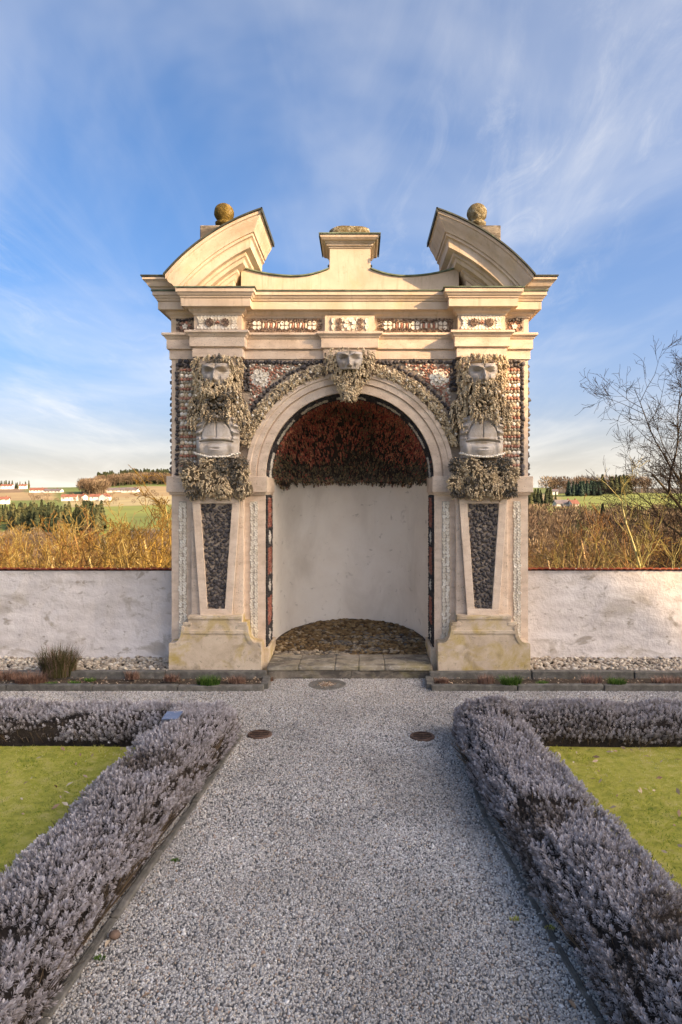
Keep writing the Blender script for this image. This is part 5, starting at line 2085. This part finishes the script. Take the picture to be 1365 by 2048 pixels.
# golden shrubs behind the left wall: (px, row of the top, distance)
left = [(-70, 1050, 15), (-10, 1046, 19), (35, 1062, 14), (75, 1050, 21), (110, 1064, 15), (140, 1046, 24), (170, 1062, 13.5), (205, 1036, 20), (235, 1050, 15), (262, 1012, 25), (300, 985, 17), (330, 1030, 13), (20, 1040, 30), (100, 1046, 34), (190, 1050, 36), (270, 1015, 40), (-60, 1035, 34), (150, 1075, 12), (60, 1080, 12), (-20, 1075, 12.5), (245, 1068, 12.5), (325, 1020, 28), (350, 1000, 34), (400, 1000, 22)]
for i, (px_, r_, d) in enumerate(left):
    p = at(px_, r_, d)
    gz = ground_h(p.x, p.y) - .1
    h = p.z - gz
    kind = (SHO, SHG, SHS, SHG, SHS)[i % 5] if (d < 28 or i % 3) else SHB
    if px_ < 90 and kind is SHS:
        kind = SHO
    lab = {id(SHG): 'golden bare shrub behind the left garden wall', id(SHO): 'orange brown bare shrub behind the left garden wall', id(SHS): 'pale straw coloured bare shrub behind the left garden wall', id(SHB): 'brown bare shrub far down the slope behind the left wall'}[id(kind)]
    put_tree('bare_shrub', kind[i % 3], None, (p.x, p.y, gz), h / SHT[i % 3], q.uniform(0, 6.28), lab, 'shrubs behind the left wall', 'shrub')
p = at(300, 890, 15.5)
gz = ground_h(p.x, p.y)
put_tree('bare_tree', TRG[0], None, (p.x, p.y, gz), (p.z - gz) / TRT[0], 4.3, 'tall pale bare tree rising close to the left edge of the grotto', None)
# right side: shrubs and thin trees
right = [(1075, 1062, 16), (1105, 1074, 13), (1140, 1070, 22), (1175, 1064, 14), (1215, 1045, 19), (1250, 1052, 13), (1290, 1020, 22), (1325, 1020, 14), (1370, 1000, 18), (1400, 1030, 13), (1240, 1040, 30), (1160, 1078, 32), (1090, 1082, 28), (1300, 1010, 30), (1350, 1000, 28), (1040, 1050, 20)]
for i, (px_, r_, d) in enumerate(right):
    p = at(px_, r_, d)
    gz = ground_h(p.x, p.y) - .1
    put_tree('bare_shrub', (SHB, SHO, SHB, SHS)[i % 4][(i + 1) % 3], None, (p.x, p.y, gz), (p.z - gz) / SHT[(i + 1) % 3], q.uniform(0, 6.28), ('brown', 'orange brown', 'brown', 'pale straw coloured')[i % 4] + ' bare shrub behind the right garden wall', 'shrubs behind the right wall', 'shrub')
# thin yellow barked saplings
for i, (px_, top, d, lab) in enumerate(((1280, 960, 11.5, 'tall thin yellow barked sapling behind the right wall, middle one'), (1322, 975, 11.5, 'forked yellow barked sapling behind the right wall, rightmost'), (1152, 1000, 12.5, 'thin yellow barked sapling behind the right wall nearest the grotto'))):
    p = at(px_, 1100, d)
    gz = ground_h(p.x, p.y)
    h = at(px_, top, d).z - gz
    dat = grow(340 + i, h * .34, .55, 2, 3 if i != 1 else 4, twig=.004, r0=.020, density=.8, trunk=h * .72)
    mt = with_mat(tree_parts('sapling', dat, .012), M['twig_yellow'])
    put_tree('sapling', mt, None, (p.x, p.y, gz), 1, q.uniform(0, 6), lab, 'saplings behind the right wall')
# the big bare tree whose branches reach in from the right
p = at(1622, 1000, 14.0)
gz = ground_h(p.x, p.y)
dat = grow(362, 6.4, .80, 4, 14, twig=.0062, r0=.080, density=1.0, trunk=2.6, nseg=8)
mt = with_mat(tree_parts('tree', dat, .02), M['twig_dark'])
put_tree('bare_tree', mt, None, (p.x, p.y, gz), 1.0, 2.2, 'big dark bare tree reaching in from the right picture edge', None)
# wooded slope on the right, 35 to 190 metres off
for i in range(46):
    d = 35 + 170 * q.uniform() ** 1.2
    px_ = q.uniform(1030, 1440)
    x = CAMX + (px_ - 720) * d / F
    gz = ground_h(x, CAMY + d) - .3
    top = CAMZ + (987 - q.uniform(1055, 1095)) * d / F
    h = min(max(top - gz, 5), 17)
    m_ = (TRB if i % 3 else TRG)[i % 2] if q.uniform() < .8 else TRD[i % 2]
    put_tree('bare_tree', m_, None, (x, CAMY + d, gz), h / TRT[i % 2], q.uniform(0, 6.28), 'bare brown tree in the wood on the valley slope, right of the grotto', 'bare trees on the right slope')
for i in range(34):
    d = 45 + 170 * q.uniform() ** 1.2
    px_ = q.uniform(-90, 380)
    x = CAMX + (px_ - 720) * d / F
    gz = ground_h(x, CAMY + d) - .3
    top = CAMZ + (987 - q.uniform(1045, 1070)) * d / F
    h = min(max(top - gz, 5), 17)
    put_tree('bare_tree', (TRG if i % 2 else TRB)[i % 2], None, (x, CAMY + d, gz), h / TRT[i % 2], q.uniform(0, 6.28), 'bare tree in the wood on the valley slope, left of the grotto', 'bare trees on the left slope')

# ------------------------------------------------------------------ far woods (each reads as one mass) and farms


def conifer_base(seed):
    q2 = np.random.default_rng(seed)
    V, Fc = [], []
    for k in range(120):
        z = q2.uniform(.06, 1.0)
        r_ = .22 * (1.02 - z) ** .8 * q2.uniform(.6, 1.15)
        a = q2.uniform(0, 6.28)
        w = .05 + .05 * (1 - z)
        c = np.array([math.cos(a) * r_ * .5, math.sin(a) * r_ * .5, z])
        tip = np.array([math.cos(a) * r_, math.sin(a) * r_, z - .05 - .03 * q2.uniform()])
        sd = np.array([-math.sin(a), math.cos(a), 0]) * w
        o = len(V)
        V += [c + [0, 0, .05], c + sd, tip, c - sd]
        Fc.append((o, o + 1, o + 2, o + 3))
    return np.array(V), np.array(Fc)


def bare_base(seed):
    q2 = np.random.default_rng(seed)
    V, Fc = [], []
    for k in range(150):
        v = q2.normal(size=3)
        v /= np.linalg.norm(v)
        c = np.array([0, 0, .62]) + v * np.array([.27, .27, .36]) * q2.uniform(.3, 1) ** .5
        d = v * .6 + np.array([0, 0, .8])
        d = d / np.linalg.norm(d) * q2.uniform(.05, .13)
        sd = np.cross(d, q2.normal(size=3))
        sd = sd / np.linalg.norm(sd) * .012
        o = len(V)
        V += [c - sd, c + sd, c + d + sd * .3, c + d - sd * .3]
        Fc.append((o, o + 1, o + 2, o + 3))
    o = len(V)
    V += [np.array(p) for p in ((-.015, 0, 0), (.015, 0, 0), (.008, 0, .6), (-.008, 0, .6))]
    Fc.append((o, o + 1, o + 2, o + 3))
    return np.array(V), np.array(Fc)


CB, BB = conifer_base(1), bare_base(2)


def wood(name, label, n, pxr, dr, hr, base, mat, seed, tone=(0, 1), band=None):
    q2 = np.random.default_rng(seed)
    P, S, T = [], [], []
    for i in range(n):
        px_ = q2.uniform(*pxr)
        d = q2.uniform(*dr)
        x = CAMX + (px_ - 720) * d / F
        h = q2.uniform(*hr)
        P.append((x, CAMY + d, ground_h(x, CAMY + d) - .3))
        S.append((h * q2.uniform(.9, 1.6), h * q2.uniform(.9, 1.6), h))
        T.append(q2.uniform(*tone))
    P, S, T = np.array(P), np.array(S), np.array(T)
    a = q2.uniform(0, 6.28, n)
    Mz = np.zeros((n, 3, 3))
    Mz[:, 0, 0] = np.cos(a)
    Mz[:, 1, 1] = np.cos(a)
    Mz[:, 0, 1] = -np.sin(a)
    Mz[:, 1, 0] = np.sin(a)
    Mz[:, 2, 2] = 1
    o = finish(name, scatter(name, base[0], base[1], P, Mz * S[:, None, :], T), mat)
    tag(o, label, 'trees', kind='stuff')


wood('conifer_wood', 'dark green conifer belt across the left valley field', 190, (25, 205), (300, 350), (5, 12.5), CB, M['conifer'], 1)
wood('conifer_wood', 'sparser conifers at the left end of the conifer belt', 26, (-20, 60), (340, 380), (6, 9), CB, M['conifer'], 2)
wood('far_wood', 'brown bare copse above the red roofed farms', 160, (163, 210), (760, 860), (14, 19), BB, M['farwood'], 3)
wood('far_wood', 'dark mixed wood on the left hilltop', 240, (195, 345), (1050, 1250), (16, 24), CB, M['conifer'], 4, (0, .6))
wood('far_wood', 'bare trees mixed into the left hilltop wood', 200, (195, 345), (1000, 1150), (14, 20), BB, M['farwood'], 5)
wood('far_trees', 'row of tiny trees on the far left skyline', 14, (0, 60), (1150, 1300), (8, 15), CB, M['conifer'], 6)
wood('far_trees', 'brown hedgerow trees along the left fields', 60, (60, 330), (520, 760), (4, 7), BB, M['farwood'], 7)
wood('conifer_wood', 'conifer wood with blue shade in its colour beside the right hill field', 70, (1135, 1200), (600, 660), (9, 14), CB, M['shaded_conifer'], 8)
wood('conifer_wood', 'conifers on the ridge at the top right of the hill', 24, (1205, 1260), (640, 740), (15, 20), CB, M['conifer'], 9)
wood('far_wood', 'tall bare trees along the right ridge', 90, (1075, 1300), (700, 800), (14, 21), BB, M['farwood'], 10)
wood('conifer_wood', 'small dark conifers left of the right farmhouse', 26, (1058, 1112), (430, 480), (8, 11), CB, M['conifer'], 11)
wood('far_wood', 'bare woodland at the foot of the right hill field', 420, (1040, 1420), (210, 330), (7, 12), BB, M['farwood'], 12)
wood('conifer_wood', 'scattered dark conifers in the woodland below the right farm', 44, (1090, 1300), (120, 330), (6, 11), CB, M['conifer'], 13)
wood('far_wood', 'bare woodland at the foot of the left fields', 330, (-40, 350), (215, 280), (4, 7.5), BB, M['farwood'], 14)


def house(label, px_, row, d, w, dep, h, rz=0.0, roof='house_roof', rh=.30, name='farmhouse'):
    w, dep, h = w * .85, dep * .75, h * .62
    p = at(px_, row, d)
    z = min(ground_h(p.x, p.y), p.z) if False else ground_h(p.x, p.y)
    root = empty(name, (p.x, p.y, max(z, p.z) - .2))
    root.rotation_euler = (0, 0, rz)
    tag(root, label, 'house')
    MB().box(-w / 2, w / 2, -dep / 2, dep / 2, -4, h).build('wall', M['house_wall'], root)
    r_ = dep * rh
    mb = MB()
    pr = [(-dep / 2 - .6, h - .25), (0, h + r_), (dep / 2 + .6, h - .25), (dep / 2 + .6, h - .05), (0, h + r_ + .25), (-dep / 2 - .6, h - .05)]
    mb.add([(-w / 2 - .5, y, z_) for y, z_ in pr] + [(w / 2 + .5, y, z_) for y, z_ in pr], [tuple(range(6)), tuple(range(11, 5, -1))] + [(i, i + 6, (i + 1) % 6 + 6, (i + 1) % 6) for i in range(6)])
    rf_ = mb.build('roof', M[roof], root)
    MB().add([(-w / 2, -dep / 2, h), (-w / 2, dep / 2, h), (-w / 2, 0, h + r_), (w / 2, -dep / 2, h), (w / 2, dep / 2, h), (w / 2, 0, h + r_)], [(0, 1, 2), (5, 4, 3)]).build('gable', M['house_wall'], root)
    n = max(2, int(w / 4))
    for i in range(n):
        xw = -w / 2 + w * (i + .5) / n
        MB().box(xw - .6, xw + .6, -dep / 2 - .06, -dep / 2 + .1, h * .38, h * .72).build('window', M['window'], root)
    MB().box(w * .2, w * .2 + .7, -.4, .4, h + r_ * .6, h + r_ + 1.1).build('chimney', M['house_roof'], rf_)
    return root


house('white farmhouse with red roof, leftmost of the middle pair', 140, 999, 640, 16, 9, 4.5, .15)
house('small white farmhouse joined beside the leftmost red roofed one', 163, 999, 650, 12, 9, 5, -.4)
house('white farmhouse with red roof, right of the brown copse', 194, 999, 640, 13, 9, 5, .1)
house('gabled white house at the right end of the red roofed farms', 211, 999, 630, 9, 10, 5, 1.35)
house('long red roofed farm on the upper left field', 78, 984, 880, 24, 11, 4.5, .1)
house('brown roofed barn beside the long farm on the upper left field', 108, 985, 870, 26, 11, 4, -.1, 'house_grey')
house('small white house at the left picture edge below the fields', 8, 1003, 560, 10, 8, 3.5, .3)
house('tiny white house on the far left skyline', 15, 975, 1150, 22, 11, 5, .1)
house('tiny red roofed house on the far left skyline near the trees', 47, 975, 1150, 14, 10, 5, .2)
house('grey roofed barn below the left hilltop wood', 232, 987, 820, 22, 12, 4, .05, 'house_grey')
house('pale grey roofed barn at the right end of the left fields', 262, 988, 800, 22, 12, 4.5, -.05, 'house_grey')
house('long farmhouse with grey and red roof on the right hill field', 1128, 1036, 430, 14, 9, 3, .12, 'house_grey')
house('short red roofed wing of the right hill farmhouse', 1147, 1036, 425, 5, 9, 3.2, .12)
house('white house among the trees on the right hilltop', 1106, 1001, 700, 11, 9, 6, -.1, 'house_grey')
